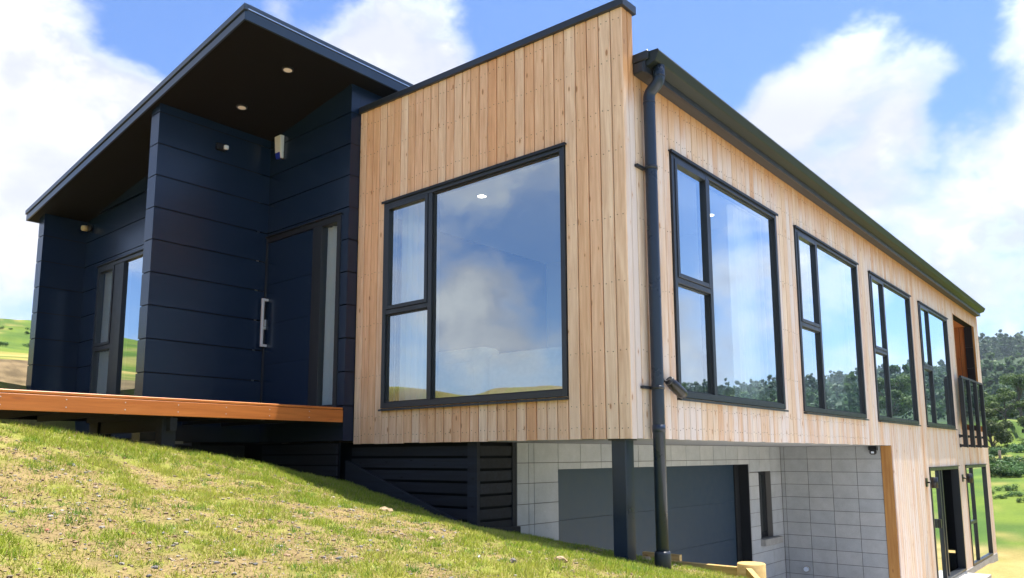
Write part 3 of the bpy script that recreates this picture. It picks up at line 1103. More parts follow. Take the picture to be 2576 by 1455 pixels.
def curtain(P, u0, u1, z0, z1, d, folds, label, seed, flare=0.0):
    r = random.Random(seed)
    ph = [r.uniform(0, 6.28) for _ in range(4)]
    nu, nz = folds * 10, 10
    vs, fs = [], []
    for side in (0, 1):
        for k in range(nz + 1):
            t = k / nz
            for i in range(nu + 1):
                s = i / nu
                u = u0 + (u1 - u0) * (s + flare * (t - 1) * 0.3 * (s - 0.5))
                amp = 0.030 * (0.6 + 0.4 * (1 - t)) + .008 * math.sin(ph[3] + 5 * s)
                dd = d + amp * math.sin(2 * math.pi * folds * s + ph[0] + 0.6 * math.sin(3 * s + ph[1]) + .5 * (1 - t) * math.sin(ph[2] + 9 * s))
                vs.append(P(u, dd + (0.004 if side else 0), z0 + (z1 - z0) * t))
    q = (nu + 1) * (nz + 1)
    for side in (0, 1):
        for k in range(nz):
            for i in range(nu):
                a = side * q + k * (nu + 1) + i
                fs.append((a, a + 1, a + nu + 2, a + nu + 1))
    mb = MB(); mb.add(vs, fs, smooth=True)
    o = mb.build('curtain', 'curtain', None, recalc=False)
    return tag(o, label, 'curtain', 'curtains behind the windows')


curtain(F, -2.97, -2.52, 0.10, 2.58, -.26, 5, 'white curtain gathered at the left of the big front window', 1)
for i, (a, b) in enumerate(WINS):
    curtain(S, b - (.62, .80, .85, .85)[i], b + .10, 0.10, 2.58, -.27, 7,
            ('white curtain in the side window closest to the downpipe', 'white curtain in the second side window from the downpipe',
             'white curtain in the third side window from the downpipe', 'white curtain in the side window closest to the balcony')[i], 10 + i)

# ------------------------------------------------------------------ dark panelled entry
YD, XN, YN, YW, X2 = -.126, -5.012, -1.512, -.90, -8.50


def zs(x):
    return 4.012 + .146 * (x + 3.216)


PAN = [.036] + [.40 + .3615 * i for i in range(0, 11)]


def panel_wall(P, u0, u1, holes=(), top=None, bottom=0.03, base=None):
    lines = [bottom] + [z for z in PAN if z > bottom + .05]
    for z0, z1 in zip(lines[:-1], lines[1:]):
        ta = top(u0) if top else 9
        tb = top(u1) if top else 9
        if z0 > max(ta, tb):
            continue
        rects = [(u0, u1, z0 + .006, z1 - .006)]
        for h in holes:
            rects = rect_sub(rects, h)
        for (a, b, c, d) in rects:
            mb = MB()
            da, db = min(d, top(a) if top else 9), min(d, top(b) if top else 9)
            if max(da, db) <= c + .01:
                continue
            slab(mb, P, a, b, -.010, random.uniform(-.0004, .0004), c, max(da, c + .004), max(db, c + .004))
            mb.build('cladding_panel', 'navy_panel', house)


DW = PY(YD)
panel_wall(DW, XN + .001, -LW - .001, [(-5.052, -3.545, .36, 2.512)], lambda u: zs(u) + .02)
RT = PX(-LW + .0)
panel_wall(RT, YD + .001, -.0015, (), lambda u: zs(-LW) + .02)
# same wall carried on above the timber box
mb = MB()
for z0, z1 in ((3.735, 4.015),):
    slab(mb, RT, .0, 6.0, -.010, .0, z0 - .3, z1)
mb.build('cladding_panel', 'navy_panel', house)
NB = PX(XN)
panel_wall(NB, YN + .001, YD - .001, (), lambda u: zs(XN) + .02)
NFp = PY(YN)
panel_wall(NFp, -5.205, XN - .001, (), lambda u: zs(u) + .02)
WWl = PY(YW)
panel_wall(WWl, X2 + .001, -5.205, [(-7.985, -5.55, .40, 2.50)], lambda u: zs(u) + .02, bottom=.10)
N2 = PX(X2)
panel_wall(N2, -1.455, YW - .001, (), lambda u: zs(X2) + .02)
N2F = PY(-1.456)
panel_wall(N2F, -8.70, X2 - .001, (), lambda u: zs(u) + .02)

# solid backing of those walls
mb = MB()
for (u0, u1, z0, z1) in rect_sub([(XN - .19, -LW - .012, .03, 3.74)], (-5.0, -3.56, .37, 2.50)):
    slab(mb, DW, u0, u1, -.14, -.012, z0, z1)
mb.hexa([(-LW - .15, YD + .012, .03), (-LW - .012, YD + .012, .03), (-LW - .012, 6.0, .03), (-LW - .15, 6.0, .03), (-LW - .15, YD + .012, 3.98), (-LW - .012, YD + .012, 3.98), (-LW - .012, 6.0, 3.98), (-LW - .15, 6.0, 3.98)])
mb.box(-5.193, XN - .012, YN + .012, YD - .13, .03, 3.74)
for (u0, u1, z0, z1) in rect_sub([(X2 - .18, -5.2, .10, 3.26)], (-7.985, -5.55, .40, 2.50)):
    slab(mb, WWl, u0, u1, -.15, -.012, z0, z1)
mb.box(-8.688, X2 - .012, -1.444, YW + .1, .03, 3.22)
mb.box(-8.688, -8.53, YW, 6.0, .03, 3.2)
mb.build('wall_core', 'joint_dark', house)

# window in the recessed wall at the left
mb = MB(); frame_rect(mb, WWl, -7.98, -5.56, .405, 2.485, .05, -.10, .012)
slab(mb, WWl, -7.43, -7.15, -.098, .010, .46, 2.43)
slab(mb, WWl, -7.929, -7.431, -.098, .010, 1.30, 1.36)
wl = mb.build('window', 'charcoal', house, bevel=.002)
mb = MB(); frame_rect(mb, WWl, -7.925, -7.435, 1.365, 2.43, .035, -.05, .020); mb.build('sash', 'charcoal', wl)
pane(WWl, -7.89, -7.47, 1.40, 2.395, -.012, wl)
pane(WWl, -7.925, -7.435, .46, 1.298, -.022, wl)
pane(WWl, -7.148, -5.612, .46, 2.43, -.022, wl)
mb = MB(); slab(mb, WWl, -8.0, -5.54, -.02, .030, 2.487, 2.50); mb.build('head_flashing', 'charcoal_edge', wl)
curtain(WWl, -7.92, -7.44, .42, 2.45, -.085, 5, 'white curtain in the recessed window beside the left end wall', 21)
mb = MB()
mb.box(-8.4, -5.25, 1.6, 1.65, .1, 2.9)
mb.box(-8.4, -5.25, YW + .16, 1.6, .101, .13)
mb.box(-8.4, -5.25, YW + .16, 1.6, 2.62, 2.66)
mb.build('room_wall', 'room_wall', house)

# entry door
mb = MB()
slab(mb, DW, -5.048, -4.990, -.09, .010, .372, 2.508)
slab(mb, DW, -3.612, -3.550, -.09, .010, .372, 2.508)
slab(mb, DW, -4.9895, -3.6125, -.09, .009, 2.45, 2.507)
slab(mb, DW, -4.060, -3.892, -.09, .008, .372, 2.4495)
slab(mb, DW, -3.8915, -3.6125, -.09, .008, .372, .42)
slab(mb, DW, -3.8915, -3.6125, -.09, .008, 2.435, 2.4495)
fr = mb.build('door_frame', 'charcoal_edge', house, bevel=.002)
mb = MB()
zl = [.385, .952, 1.440, 1.920, 2.446]
for a, b in zip(zl[:-1], zl[1:]):
    slab(mb, DW, -4.986, -4.064, -.045, -.006, a + .003, b - .003)
slab(mb, DW, -4.986, -4.064, -.044, -.012, .386, 2.445)
door = mb.build('door', 'navy_panel', house)
door['label'] = 'wide navy entry door with three scored lines'
mb = MB(); slab(mb, DW, -4.972, -4.940, .045, .070, 1.166, 1.748)
slab(mb, DW, -4.972, -4.940, -.007, .046, 1.166, 1.196); slab(mb, DW, -4.972, -4.940, -.007, .046, 1.718, 1.748)
mb.build('pull_handle', 'steel', door, bevel=.002)
mb = MB(); slab(mb, DW, -4.992, -4.975, -.007, .030, 1.38, 1.415); slab(mb, DW, -4.99, -4.976, -.007, .012, 1.42, 1.50)
mb.build('lock', 'steel', door, bevel=.002)
pane(DW, -3.8905, -3.6130, .421, 2.434, -.03, fr)
curtain(DW, -3.885, -3.618, .425, 2.432, -.080, 3, 'pale curtain behind the narrow glass beside the entry door', 31)
mb = MB(); slab(mb, DW, -5.07, -3.53, -.01, .030, 2.509, 2.523); mb.build('head_flashing', 'charcoal_edge', fr)
mb = MB(); mb.box(-5.0, -3.6, .45, .5, .1, 2.6); mb.box(-5.0, -3.6, .02, .45, .10, .14); mb.build('lobby_wall', 'room_wall', house)

# sloping roof over the entry
RX0, RX1, RY0, RY1 = -8.86, -3.20, -1.575, 8.0


def roofslab(mb, x0, x1, y0, y1, a, b):
    mb.hexa([(x0, y0, zs(x0) + a), (x1, y0, zs(x1) + a), (x1, y1, zs(x1) + a), (x0, y1, zs(x0) + a), (x0, y0, zs(x0) + b), (x1, y0, zs(x1) + b), (x1, y1, zs(x1) + b), (x0, y1, zs(x0) + b)])


mb = MB(); roofslab(mb, RX0 + .02, RX1 - .02, RY0 + .02, RY1, 0.004, .02); mb.build('soffit', 'soffit_black', house)
mb = MB(); roofslab(mb, RX0 + .02, RX1 - .02, RY0 + .02, RY1, .022, .13); mb.build('roof_deck', 'roof_fascia', house)
mb = MB(); roofslab(mb, RX0, RX1 - .0005, RY0, RY0 + .018, -.004, .075); mb.build('rake_fascia', 'roof_fascia', house)
mb = MB(); roofslab(mb, RX0 - .012, RX1 + .014, RY0 - .014, RY0 + .03, .088, .148); mb.build('rake_capping', 'roof_fascia', house, bevel=.003)
mb = MB(); roofslab(mb, RX1 - .018, RX1, RY0 + .0185, RY1, -.004, .095)
mb.build('side_fascia', 'roof_fascia', house)
mb = MB(); roofslab(mb, RX1 - .01, RX1 + .010, RY0 + .031, RY1, .100, .110); mb.build('drip_edge', 'zinc_edge', house)
mb = MB(); roofslab(mb, RX1 - .03, RX1 + .013, RY0 + .031, RY1, .1125, .152); mb.build('side_capping', 'roof_fascia', house, bevel=.003)
mb = MB(); roofslab(mb, RX0, RX0 + .018, RY0 + .0185, RY1, -.004, .12); mb.build('eave_board', 'roof_fascia', house)
mb = MB(); roofslab(mb, RX0 + .03, RX1 - .031, RY0 + .031, RY1, .1305, .142); mb.build('roof_sheet', 'roof_fascia', house)

# ------------------------------------------------------------------ base under the timber box
mb = MB()
slab(mb, PX(0), .1, 7.35, -1.70, -.024, .001, .003)
mb.build('overhang_soffit', 'soffit_grey', house)
FY = .10
BS = PY(FY)
zrow = [-.035 - .1168 * i for i in range(8)]
for z in zrow:
    mb = MB(); slab(mb, BS, -3.56, -1.835, -.02, random.uniform(-.002, .002), z - .092, z); mb.build('slat', 'black_stain', house)
    mb = MB(); slab(mb, PX(-1.715), .135, .585, -.02, random.uniform(-.002, .002), z - .092, z); mb.build('slat', 'black_stain', house)
mb = MB(); mb.box(-1.832, -1.712, FY - .012, FY + .03, -1.1, .0); mb.box(-1.740, -1.705, .585, .648, -1.15, .0)
mb.build('corner_trim', 'black_stain', house)
mb = MB(); mb.hexa([(-3.60, FY - .05, -.62), (-1.72, FY - .05, -1.2), (-1.72, FY - .015, -1.2), (-3.60, FY - .015, -.62), (-3.60, FY - .05, -.172), (-1.72, FY - .05, -.790), (-1.72, FY - .015, -.790), (-3.60, FY - .015, -.172)])
mb.build('sloping_board', 'black_stain', house)
mb = MB(); mb.hexa([(-1.70, .06, -1.25), (-1.695, .655, -1.25), (-1.665, .655, -1.25), (-1.665, .06, -1.25), (-1.70, .06, -.775), (-1.695, .655, -.80), (-1.665, .655, -.80), (-1.665, .06, -.775)])
mb.build('base_board', 'black_stain', house)
# boards further left under the entry
for i in range(9):
    z = .0 - .1168 * i
    mb = MB(); mb.box(-5.0, -3.57, -.09, -.07, z - .1, z); mb.build('slat', 'black_stain', house)
mb = MB(); mb.box(-9, -1.76, .14, .18, -2.4, .02); mb.box(-5.0, -3.57, -.06, -.04, -1.6, .02)
mb.box(-1.76, -1.745, .17, .66, -1.6, .0)
mb.build('base_lining', 'joint_dark', house)
mb = MB(); mb.box(-5.72, -4.70, -1.49, -1.2, .008, .034); mb.build('footing_ledge', 'concrete', house)
mb = MB(); mb.box(-8.7, -5.2, -.85, -.75, -1.5, .102); mb.box(-5.25, -5.02, -1.45, -.3, -1.5, -.003); mb.build('foundation_wall', 'black_stain', house)

# post
mb = MB(); mb.box(-.222, -.092, .045, .17, -1.3, .0); mb.build('corner_post', 'downpipe_grey', house, bevel=.004)
mb = MB(); mb.box(-.24, -.075, .03, .19, -.012, -.0015); mb.build('post_plate', 'charcoal', house)

# block walls
XG, YB = -1.705, 7.36
GW = PX(XG)
BW = PY(YB)
GD = (1.318, 6.09, -2.5, -.27)
SWN = (6.44, 6.92, -1.40, -.385)


def blocks(P, cols, holes, thick=.09):
    z = 0.0
    k = 0
    while z > -2.5:
        h = .2
        for a, b in cols:
            rects = [(a + .004, b - .004, z - h + .004, z - .004 if k else -.003)]
            for hh in holes:
                rects = rect_sub(rects, hh)
            for (u0, u1, z0, z1) in rects:
                mb = MB(); slab(mb, P, u0, u1, -thick, random.uniform(-.0012, .0012), z0, z1); mb.build('concrete_block', 'block', house)
        z -= h
        k += 1


gcols = [(.652, .832), (.832, .918)] + [(.918 + .4 * i, min(1.318 + .4 * i, 7.355)) for i in range(17) if .918 + .4 * i < 7.33]
blocks(GW, gcols, [GD, SWN])
bcols = [(XG + .002, -1.645)] + [(-1.645 + .373 * i, -1.645 + .373 * (i + 1)) for i in range(4)]
bcols[-1] = (bcols[-1][0], -.166)
blocks(BW, bcols, [])
mb = MB()
for (u0, u1, z0, z1) in rect_sub(rect_sub([(.655, 7.45, -2.5, -.002)], GD), SWN):
    slab(mb, GW, u0, u1, -.19, -.006, z0, z1)
slab(mb, BW, XG - .1, -.172, -.19, -.006, -2.5, -.004)
mb.build('mortar_core', 'mortar', house)
# garage door
for ja in ((5.93, 6.09, -.189, -.155, -.271), (6.075, 6.0895, -.154, -.004, -.272)):
    mb = MB(); slab(mb, GW, ja[0], ja[1], ja[2], ja[3], -2.45, ja[4]); mb.build('garage_jamb', 'charcoal_edge', house)
gd_ = None
zt = -.272
for i in range(4):
    mb = MB(); slab(mb, GW, GD[0] + .001, 5.929, -.23, -.175, zt - .545 + .0008, zt - .0006)
    mb.build('garage_door_panel', 'garage_slate', house, bevel=.0015)
    zt -= .545
# slit window in the block wall
mb = MB(); frame_rect(mb, GW, SWN[0] + .004, SWN[1] - .004, SWN[2] + .004, SWN[3] - .004, .055, -.16, -.085)
sw = mb.build('window', 'charcoal_edge', house)
pane(GW, SWN[0] + .058, SWN[1] - .058, SWN[2] + .058, SWN[3] - .058, -.11, sw)
mb = MB(); slab(mb, GW, SWN[0] - .02, SWN[1] + .20, -.10, .075, -1.505, -1.405); mb.build('sill', 'concrete', sw, bevel=.004)
mb = MB(); mb.box(-2.2, -2.15, 6.2, 7.2, -2, 0); mb.build('room_wall', 'room_wall', house)

mb = MB(); mb.box(-.164, -.021, 7.352, 7.374, -2.33, -.004); mb.build('corner_batten', 'batten', house)

# plinth below the lower cladding
mb = MB(); mb.box(-.15, .010, 7.40, SEND - .02, -2.60, -2.335); mb.build('plinth', 'concrete', house)
mb = MB(); mb.box(.011, .40, 9.62, 12.0, -2.60, -2.375); mb.build('door_step', 'concrete', house)

# lower glass doors ---------------------------------------------------------
for k, (a, b) in enumerate(DOORS):
    mb = MB(); frame_rect(mb, S, a, b, -2.325, -.365, .05, -.12, .012, .04)
    if k == 0:
        slab(mb, S, a + .70, a + .75, -.11, .004, -2.284, -.416)
        slab(mb, S, a + 1.06, a + 1.12, -.118, -.03, -2.284, -.416)
    else:
        slab(mb, S, a + .71, a + .76, -.11, .004, -2.284, -.416)
        slab(mb, S, a + .051, a + .709, -.11, .003, -1.53, -1.47)
    gdoor = mb.build('glass_door', 'charcoal', house, bevel=.002)
    if k == 0:
        pane(S, a + .052, a + .698, -2.28, -.42, -.03, gdoor)
        pane(S, a + .752, a + 1.058, -2.28, -.42, -.06, gdoor)
        mb = MB(); slab(mb, S, a + .42, a + .48, -.025, .03, -1.40, -1.25); mb.build('handle', 'black_plastic', gdoor)
    else:
        pane(S, a + .052, a + .708, -1.468, -.42, -.03, gdoor)
        pane(S, a + .052, a + .708, -2.28, -1.532, -.03, gdoor)
        pane(S, a + .762, b - .052, -2.28, -.42, -.03, gdoor)
    mb = MB(); slab(mb, S, a - .02, b + .02, -.02, .034, -.364, -.350); mb.build('head_flashing', 'charcoal_edge', gdoor)
mb = MB()
mb.box(-3.5, -3.45, 7.5, 15.2, -2.4, -.1)
mb.box(-3.45, -.17, 7.5, 15.2, -2.42, -2.38)
mb.box(-3.45, -.17, 7.5, 15.2, -.12, -.08)
mb.build('lower_room', 'joint_dark', house)

# balcony recess -------------------------------------------------------------
mb = MB()
for i in range(14):
    y0 = BAL[0] + (BAL[1] - BAL[0]) * i / 14
    y1 = BAL[0] + (BAL[1] - BAL[0]) * (i + 1) / 14
    mb.box(-1.8, -.025, y0 + .002, y1 - .002, 2.765, 2.785)
mb.build('recess_ceiling', 'recess_cedar', house)
for i in range(14):
    x0 = -1.8 + i * .125
    mb = MB(); board(mb, PY(BAL[1] + .0), x0, x0 + .125, .38, 2.763, d0=0); mb.build('recess_board', 'recess_cedar', house)
mb = MB(); mb.box(-1.82, -1.80, BAL[0], BAL[1], .38, 2.76); mb.build('recess_wall', 'recess_cedar', house)
mb = MB(); mb.box(-1.8, -.025, BAL[0] - .02, BAL[0] - .001, .38, 2.76); mb.build('recess_wall', 'recess_cedar', house)
mb = MB(); mb.box(-1.8, -.02, BAL[0], BAL[1], .33, .375); mb.build('balcony_floor', 'recess_cedar', house)
mb = MB()
for i in range(5):
    mb.box(-.185, -.03, BAL[1] - .07 - .0, BAL[1] - .02, .38 + i * .476, .38 + i * .476 + .47)
mb.build('sliding_screen', 'black_plastic', house)
mb = MB()
for (a, b) in ((BAL[0], BAL[0] + .02), (BAL[1] - .018, BAL[1])):
    mb.box(-.03, .004, a, b, .36, 2.76)
mb.build('opening_trim', 'batten', house)
bal = MB()
bal.box(.085, .125, 12.30, 14.60, 1.385, 1.425)
balo = bal.build('balustrade', 'charcoal_edge', house)
for yy in (12.33, 13.06, 13.80, 14.53):
    mb = MB(); mb.box(.066, .144, yy - .03, yy + .03, .004, 1.384); mb.box(.02, .066, yy - .025, yy + .025, .01, .06); mb.box(.004, .02, yy - .04, yy + .04, .0, .07); mb.box(.02, .066, yy - .025, yy + .025, .20, .25); mb.box(.004, .02, yy - .04, yy + .04, .19, .26)
    mb.build('baluster', 'charcoal_edge', balo)
for a, b in ((12.37, 13.02), (13.10, 13.76), (13.84, 14.49)):
    mb = MB(); mb.box(.10, .108, a, b, .46, 1.384); mb.build('pane', 'rail_glass', balo)

# ------------------------------------------------------------------ small fittings on the house
def downlight(x, y, z, label, nz=0.0):
    t = empty('downlight', (x, y, z), label, 'ceiling light', 'round downlights in the ceilings')
    mb = MB(); mb.tube([(x, y, z + .01), (x, y, z - .008)], .062, 24); mb.build('light_rim', 'white_plastic' if nz == 0 else 'black_plastic', t)
    mb = MB(); mb.tube([(x, y, z + .01), (x, y, z - .0095)], .045, 24); mb.build('light_disc', 'lamp_glow' if nz == 0 else 'lamp_disc', t)
    return t


downlight(-3.635, -.81, zs(-3.635), 'round downlight in the black soffit nearest the roof corner', 1)
downlight(-4.55, -.80, zs(-4.55), 'round downlight in the black soffit nearer the panelled side wall', 1)
for x, y, l in ((-2.156, .634, 'lit downlight high behind the big front window'), (-3.777, 2.816, 'lit downlight deep inside, in the middle of the big front window'),
                (-.622, 2.825, 'tiny lit downlight behind the first side window beside its mullion'), (-3.41, 8.2, 'left of two small lights low in the first side window'), (-3.40, 9.0, 'right of two small lights low in the first side window')):
    downlight(x, y, 2.60, l)

al = empty('alarm_siren', (-4.75, YD, 3.46), 'white alarm box with a blue lens on the navy wall above the door', 'alarm box')
mb = MB(); mb.hexa([(-4.85, YD - .045, 3.54), (-4.72, YD - .045, 3.54), (-4.72, YD, 3.53), (-4.85, YD, 3.53), (-4.85, YD - .060, 3.745), (-4.72, YD - .060, 3.745), (-4.72, YD, 3.75), (-4.85, YD, 3.75)])
mb.build('siren_case', 'white_plastic', al, bevel=.012, seg=2)
mb = MB(); mb.hexa([(-4.845, YD - .030, 3.47), (-4.752, YD - .030, 3.465), (-4.752, YD, 3.465), (-4.845, YD, 3.47), (-4.848, YD - .046, 3.539), (-4.752, YD - .046, 3.539), (-4.752, YD, 3.539), (-4.848, YD, 3.539)])
mb.build('siren_lens', 'blue_lens', al, bevel=.008, seg=2)
mb = MB(); mb.hexa([(-4.749, YD - .035, 3.46), (-4.722, YD - .035, 3.46), (-4.722, YD, 3.46), (-4.749, YD, 3.46), (-4.749, YD - .045, 3.539), (-4.722, YD - .045, 3.539), (-4.722, YD, 3.539), (-4.749, YD, 3.539)])
mb.build('siren_foot', 'white_plastic', al, bevel=.006)

se = empty('motion_sensor', (XN, -.78, 3.46), 'small black motion sensor with a white lens on the navy side wall', 'sensor')
mb = MB(); mb.box(XN + .001, XN + .05, -.85, -.74, 3.42, 3.50); mb.build('sensor_base', 'black_plastic', se, bevel=.012, seg=2)
mb = MB(); mb.box(XN + .045, XN + .085, -.775, -.725, 3.435, 3.485); mb.build('sensor_lens', 'white_plastic', se, bevel=.012, seg=2)

sc_ = empty('security_camera', (-8.40, YW - .06, 3.15), 'small dome camera tucked under the soffit at the left recess corner', 'camera')
mb = MB(); mb.tube([(-8.34, YW - .002, 3.12), (-8.34, YW - .05, 3.12)], .055, 16); mb.build('camera_base', 'black_plastic', sc_)
mb = MB(); mb.tube([(-8.36, YW - .045, 3.115), (-8.35, YW - .12, 3.105)], [.045, .038], 16); mb.build('camera_lens', 'lens_beige', sc_)

bl = empty('security_light', (-.24, YB, -.08), 'black sensor light under the overhang at the top of the grey block wall', 'light')
mb = MB(); mb.box(-.32, -.20, YB - .09, YB - .002, -.07, -.006); mb.build('light_body', 'black_plastic', bl, bevel=.008)
mb = MB(); mb.tube([(-.26, YB - .06, -.065), (-.26, YB - .06, -.115), (-.26, YB - .06, -.135)], [.05, .05, .028], 16); mb.build('light_head', 'black_plastic', bl)
mb = MB(); mb.box(-.275, -.235, YB - .118, YB - .098, -.115, -.085); mb.build('light_lens', 'white_plastic', bl, bevel=.004)

vp = empty('vent_outlet', (-1.37, YB, -1.915), 'small white pipe outlet low on the grey block wall', 'vent')
mb = MB(); mb.tube([(-1.37, YB - .001, -1.915), (-1.37, YB - .055, -1.915)], .036, 18); mb.build('outlet_pipe', 'white_plastic', vp)
mb = MB(); mb.tube([(-1.37, YB - .001, -1.915), (-1.37, YB - .008, -1.915)], .055, 18); mb.build('outlet_flange', 'concrete', vp)

for yy, l in ((9.30, 'black up and down wall lamp left of the first lower glass door'), (12.30, 'black up and down wall lamp between the two lower glass doors')):
    t = empty('wall_lamp', (0, yy, -.6), l, 'wall lamp', 'wall lamps beside the lower glass doors')
    mb = MB(); mb.box(.001, .018, yy - .05, yy + .05, -.67, -.53); mb.build('lamp_plate', 'black_plastic', t)
    mb = MB(); mb.tube([(.015, yy, -.60), (.085, yy, -.60)], .014, 10); mb.build('lamp_arm', 'black_plastic', t)
    mb = MB(); mb.tube([(.125, yy, -.69), (.125, yy, -.51)], .05, 18); mb.build('lamp_body', 'black_plastic', t)

sp = empty('spotlight', (0, .55, .47), 'black swivel spotlight on the boards between downpipe and first side window', 'spotlight')
mb = MB(); mb.tube([(.001, .475, .480), (.014, .475, .480)], .026, 16); mb.tube([(.012, .475, .480), (.055, .500, .468)], .009, 10); mb.build('spot_mount', 'black_plastic', sp)
mb = MB(); mb.tube([(.052, .492, .484), (.058, .50, .476), (.066, .545, .448), (.075, .66, .392), (.078, .70, .376)], [.012, .034, .046, .046, .042], 18); mb.build('spot_body', 'black_plastic', sp)
mb = MB(); mb.tube([(.0555, .496, .481), (.060, .510, .472)], [.037, .041], 18); mb.build('spot_ring', 'charcoal', sp)

# sofa seen through the front window
sf = empty('sofa', (-2.3, 1.5, .06), 'pale cream sofa with cushions behind the big front window', 'sofa')
for nm, bx in (('sofa_base', (-3.35, -1.05, 1.0, 1.9, .12, .42)), ('sofa_back', (-3.35, -1.05, .86, 1.10, .12, .90)), ('armrest', (-3.55, -3.30, .9, 1.9, .12, 1.06)), ('armrest', (-1.10, -.86, .9, 1.9, .12, .74)),
               ('back_cushion', (-3.28, -2.25, .78, 1.05, .42, 1.02)), ('back_cushion', (-2.23, -1.15, .80, 1.05, .42, .93)), ('seat_cushion', (-3.28, -2.2, 1.1, 1.92, .42, .58)), ('seat_cushion', (-2.19, -1.12, 1.1, 1.92, .42, .58)), ('scatter_cushion', (-2.9, -2.4, .70, .82, .55, .86))):
    mb = MB(); mb.box(*bx); mb.build(nm, 'sofa_fabric', sf, bevel=.07, seg=4)
for p_ in sf.children:
    for f_ in p_.data.polygons:
        f_.use_smooth = True
swp = empty('light_switch', (-2.4, 3.39, 1.3), 'white switch plate on the far room wall seen through the front window', 'switch')
mb = MB(); mb.box(-3.99, -3.90, 3.385, 3.399, 1.40, 1.56); mb.build('switch_plate', 'white_plastic', swp)

# ------------------------------------------------------------------ deck
deck = empty('timber_deck', (-4.2, -2.5, -.1), 'raised entry deck with an orange stained timber fascia on dark posts', 'deck')
mb = MB(); mb.box(-3.450, -3.422, -7.0, -.132, .224, .351); mb.build('fascia_board', 'fascia_timber', deck, bevel=.003)
for i in range(13):
    x1 = -3.4225 - i * .1455
    x0 = x1 - .140
    mb = MB(); mb.box(x0, x1, -7.0, -.135 if x0 > -5.0 else YN - .03, .355, .379); mb.build('deck_board', 'fascia_timber', deck, bevel=.004)
mb = MB()
for y in np.arange(-6.9, -.2, .45):
    mb.box(-5.2, -3.452, y - .02, y + .02, .215, .354)
mb.build('joist', 'black_stain', deck)
mb = MB(); mb.box(-5.28, -5.24, -7.0, YN - .04, .235, .354); mb.box(-5.20, -3.47, -1.94, -1.88, .10, .213); mb.build('bearer', 'black_stain', deck)
for (x0, x1, y0, y1) in ((-3.665, -3.545, -1.975, -1.850), (-5.06, -4.93, -1.965, -1.83)):
    mb = MB(); mb.box(x0, x1, y0, y1, -1.2, .2145); mb.build('deck_post', 'black_stain', deck, bevel=.004)
mb = MB()
for y in np.arange(-4.6, -.2, .45):
    for z in (.322, .262):
        mb.tube([(-3.423, y, z), (-3.4205, y, z)], .0045, 8)
mb.build('screw', 'steel', deck)

# ------------------------------------------------------------------ timber edging and yard pieces
rw = empty('retaining_edge', (-.7, 1.3, -1.2), 'pale pine sleeper edging holding the lawn above the drive', 'edging')
mb = MB(); mb.box(-1.60, .24, 1.295, 1.345, -1.30, -1.085); mb.build('sleeper', 'pine', rw, bevel=.004)
mb = MB(); mb.box(-1.70, -1.52, 1.20, 1.25, -1.25, -1.015); mb.build('sleeper', 'pine', rw, bevel=.003)
mb = MB(); mb.box(-.85, -.45, 1.52, 1.57, -1.3, -1.058); mb.build('sleeper', 'pine', rw, bevel=.003)
mb = MB(); mb.hexa([(.33, 1.22, -1.6), (.37, 1.24, -1.6), (1.15, .05, -1.6), (1.11, .03, -1.6), (.33, 1.22, -1.072), (.37, 1.24, -1.072), (1.15, .05, -1.16), (1.11, .03, -1.16)]); mb.build('sleeper', 'pine', rw)
mb = MB(); mb.tube([(.33, 1.335, -1.9), (.33, 1.335, -1.052), (.33, 1.335, -1.046)], [.118, .118, .112], 22); mb.build('round_post', 'pine', rw)

lp = empty('pole_fence', (-9.6, -1.3, .35), 'low pine post and rail beyond the far left end of the house', 'fence')
mb = MB(); mb.tube([(-9.5, -1.27, -.2), (-9.5, -1.27, .62)], .10, 16); mb.build('post', 'pine', lp)
mb = MB(); mb.box(-10.6, -9.55, -1.5, -1.45, .38, .62); mb.build('rail', 'pine', lp)
mb = MB(); mb.box(-10.6, -9.60, -1.62, -1.57, .28, .46); mb.build('rail', 'pine', lp)

# ------------------------------------------------------------------ grass, straw and stones on the lawn
def hz(x, y):
    return ground_h(np.asarray(x), np.asarray(y))


def lawn_points(n, x0, x1, y0, y1):
    x = rng.uniform(x0, x1, n)
    y = rng.uniform(y0, y1, n)
    ok = (x < lawn_edge(y) - 0.02) & ~((x < -1.68) & (y > .08)) & (y < 1.28) & (x > -3.62 - 0 * y)
    return x[ok], y[ok]


def blades(name, x, y, hgt, wid, lean, col, label):
    n = len(x)
    z = hz(x, y) - 0.004
    ang = rng.uniform(0, 2 * math.pi, n)
    la = rng.uniform(0, 2 * math.pi, n)
    dx, dy = np.cos(ang) * wid, np.sin(ang) * wid
    lx, ly = np.cos(la) * lean, np.sin(la) * lean
    P = np.stack([x, y, z], 1)
    side = np.stack([dx, dy, np.zeros(n)], 1)
    mid = P + np.stack([lx * hgt * .35, ly * hgt * .35, hgt * .55 * np.ones(n)], 1)
    tip = P + np.stack([lx * hgt, ly * hgt, hgt * np.clip(1.0 - .35 * lean, .15, 1)], 1)
    V = np.stack([P - side, P + side, tip + side * .15, tip - side * .15], 1).reshape(-1, 3)
    Fq = np.arange(n * 4).reshape(n, 4)
    cc = np.repeat(col, 4, axis=0)
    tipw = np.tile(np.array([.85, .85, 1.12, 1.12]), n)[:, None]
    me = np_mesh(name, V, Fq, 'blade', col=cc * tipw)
    o = link(name, me, None, 'stuff')
    o['label'] = label
    o['category'] = 'grass'
    return o


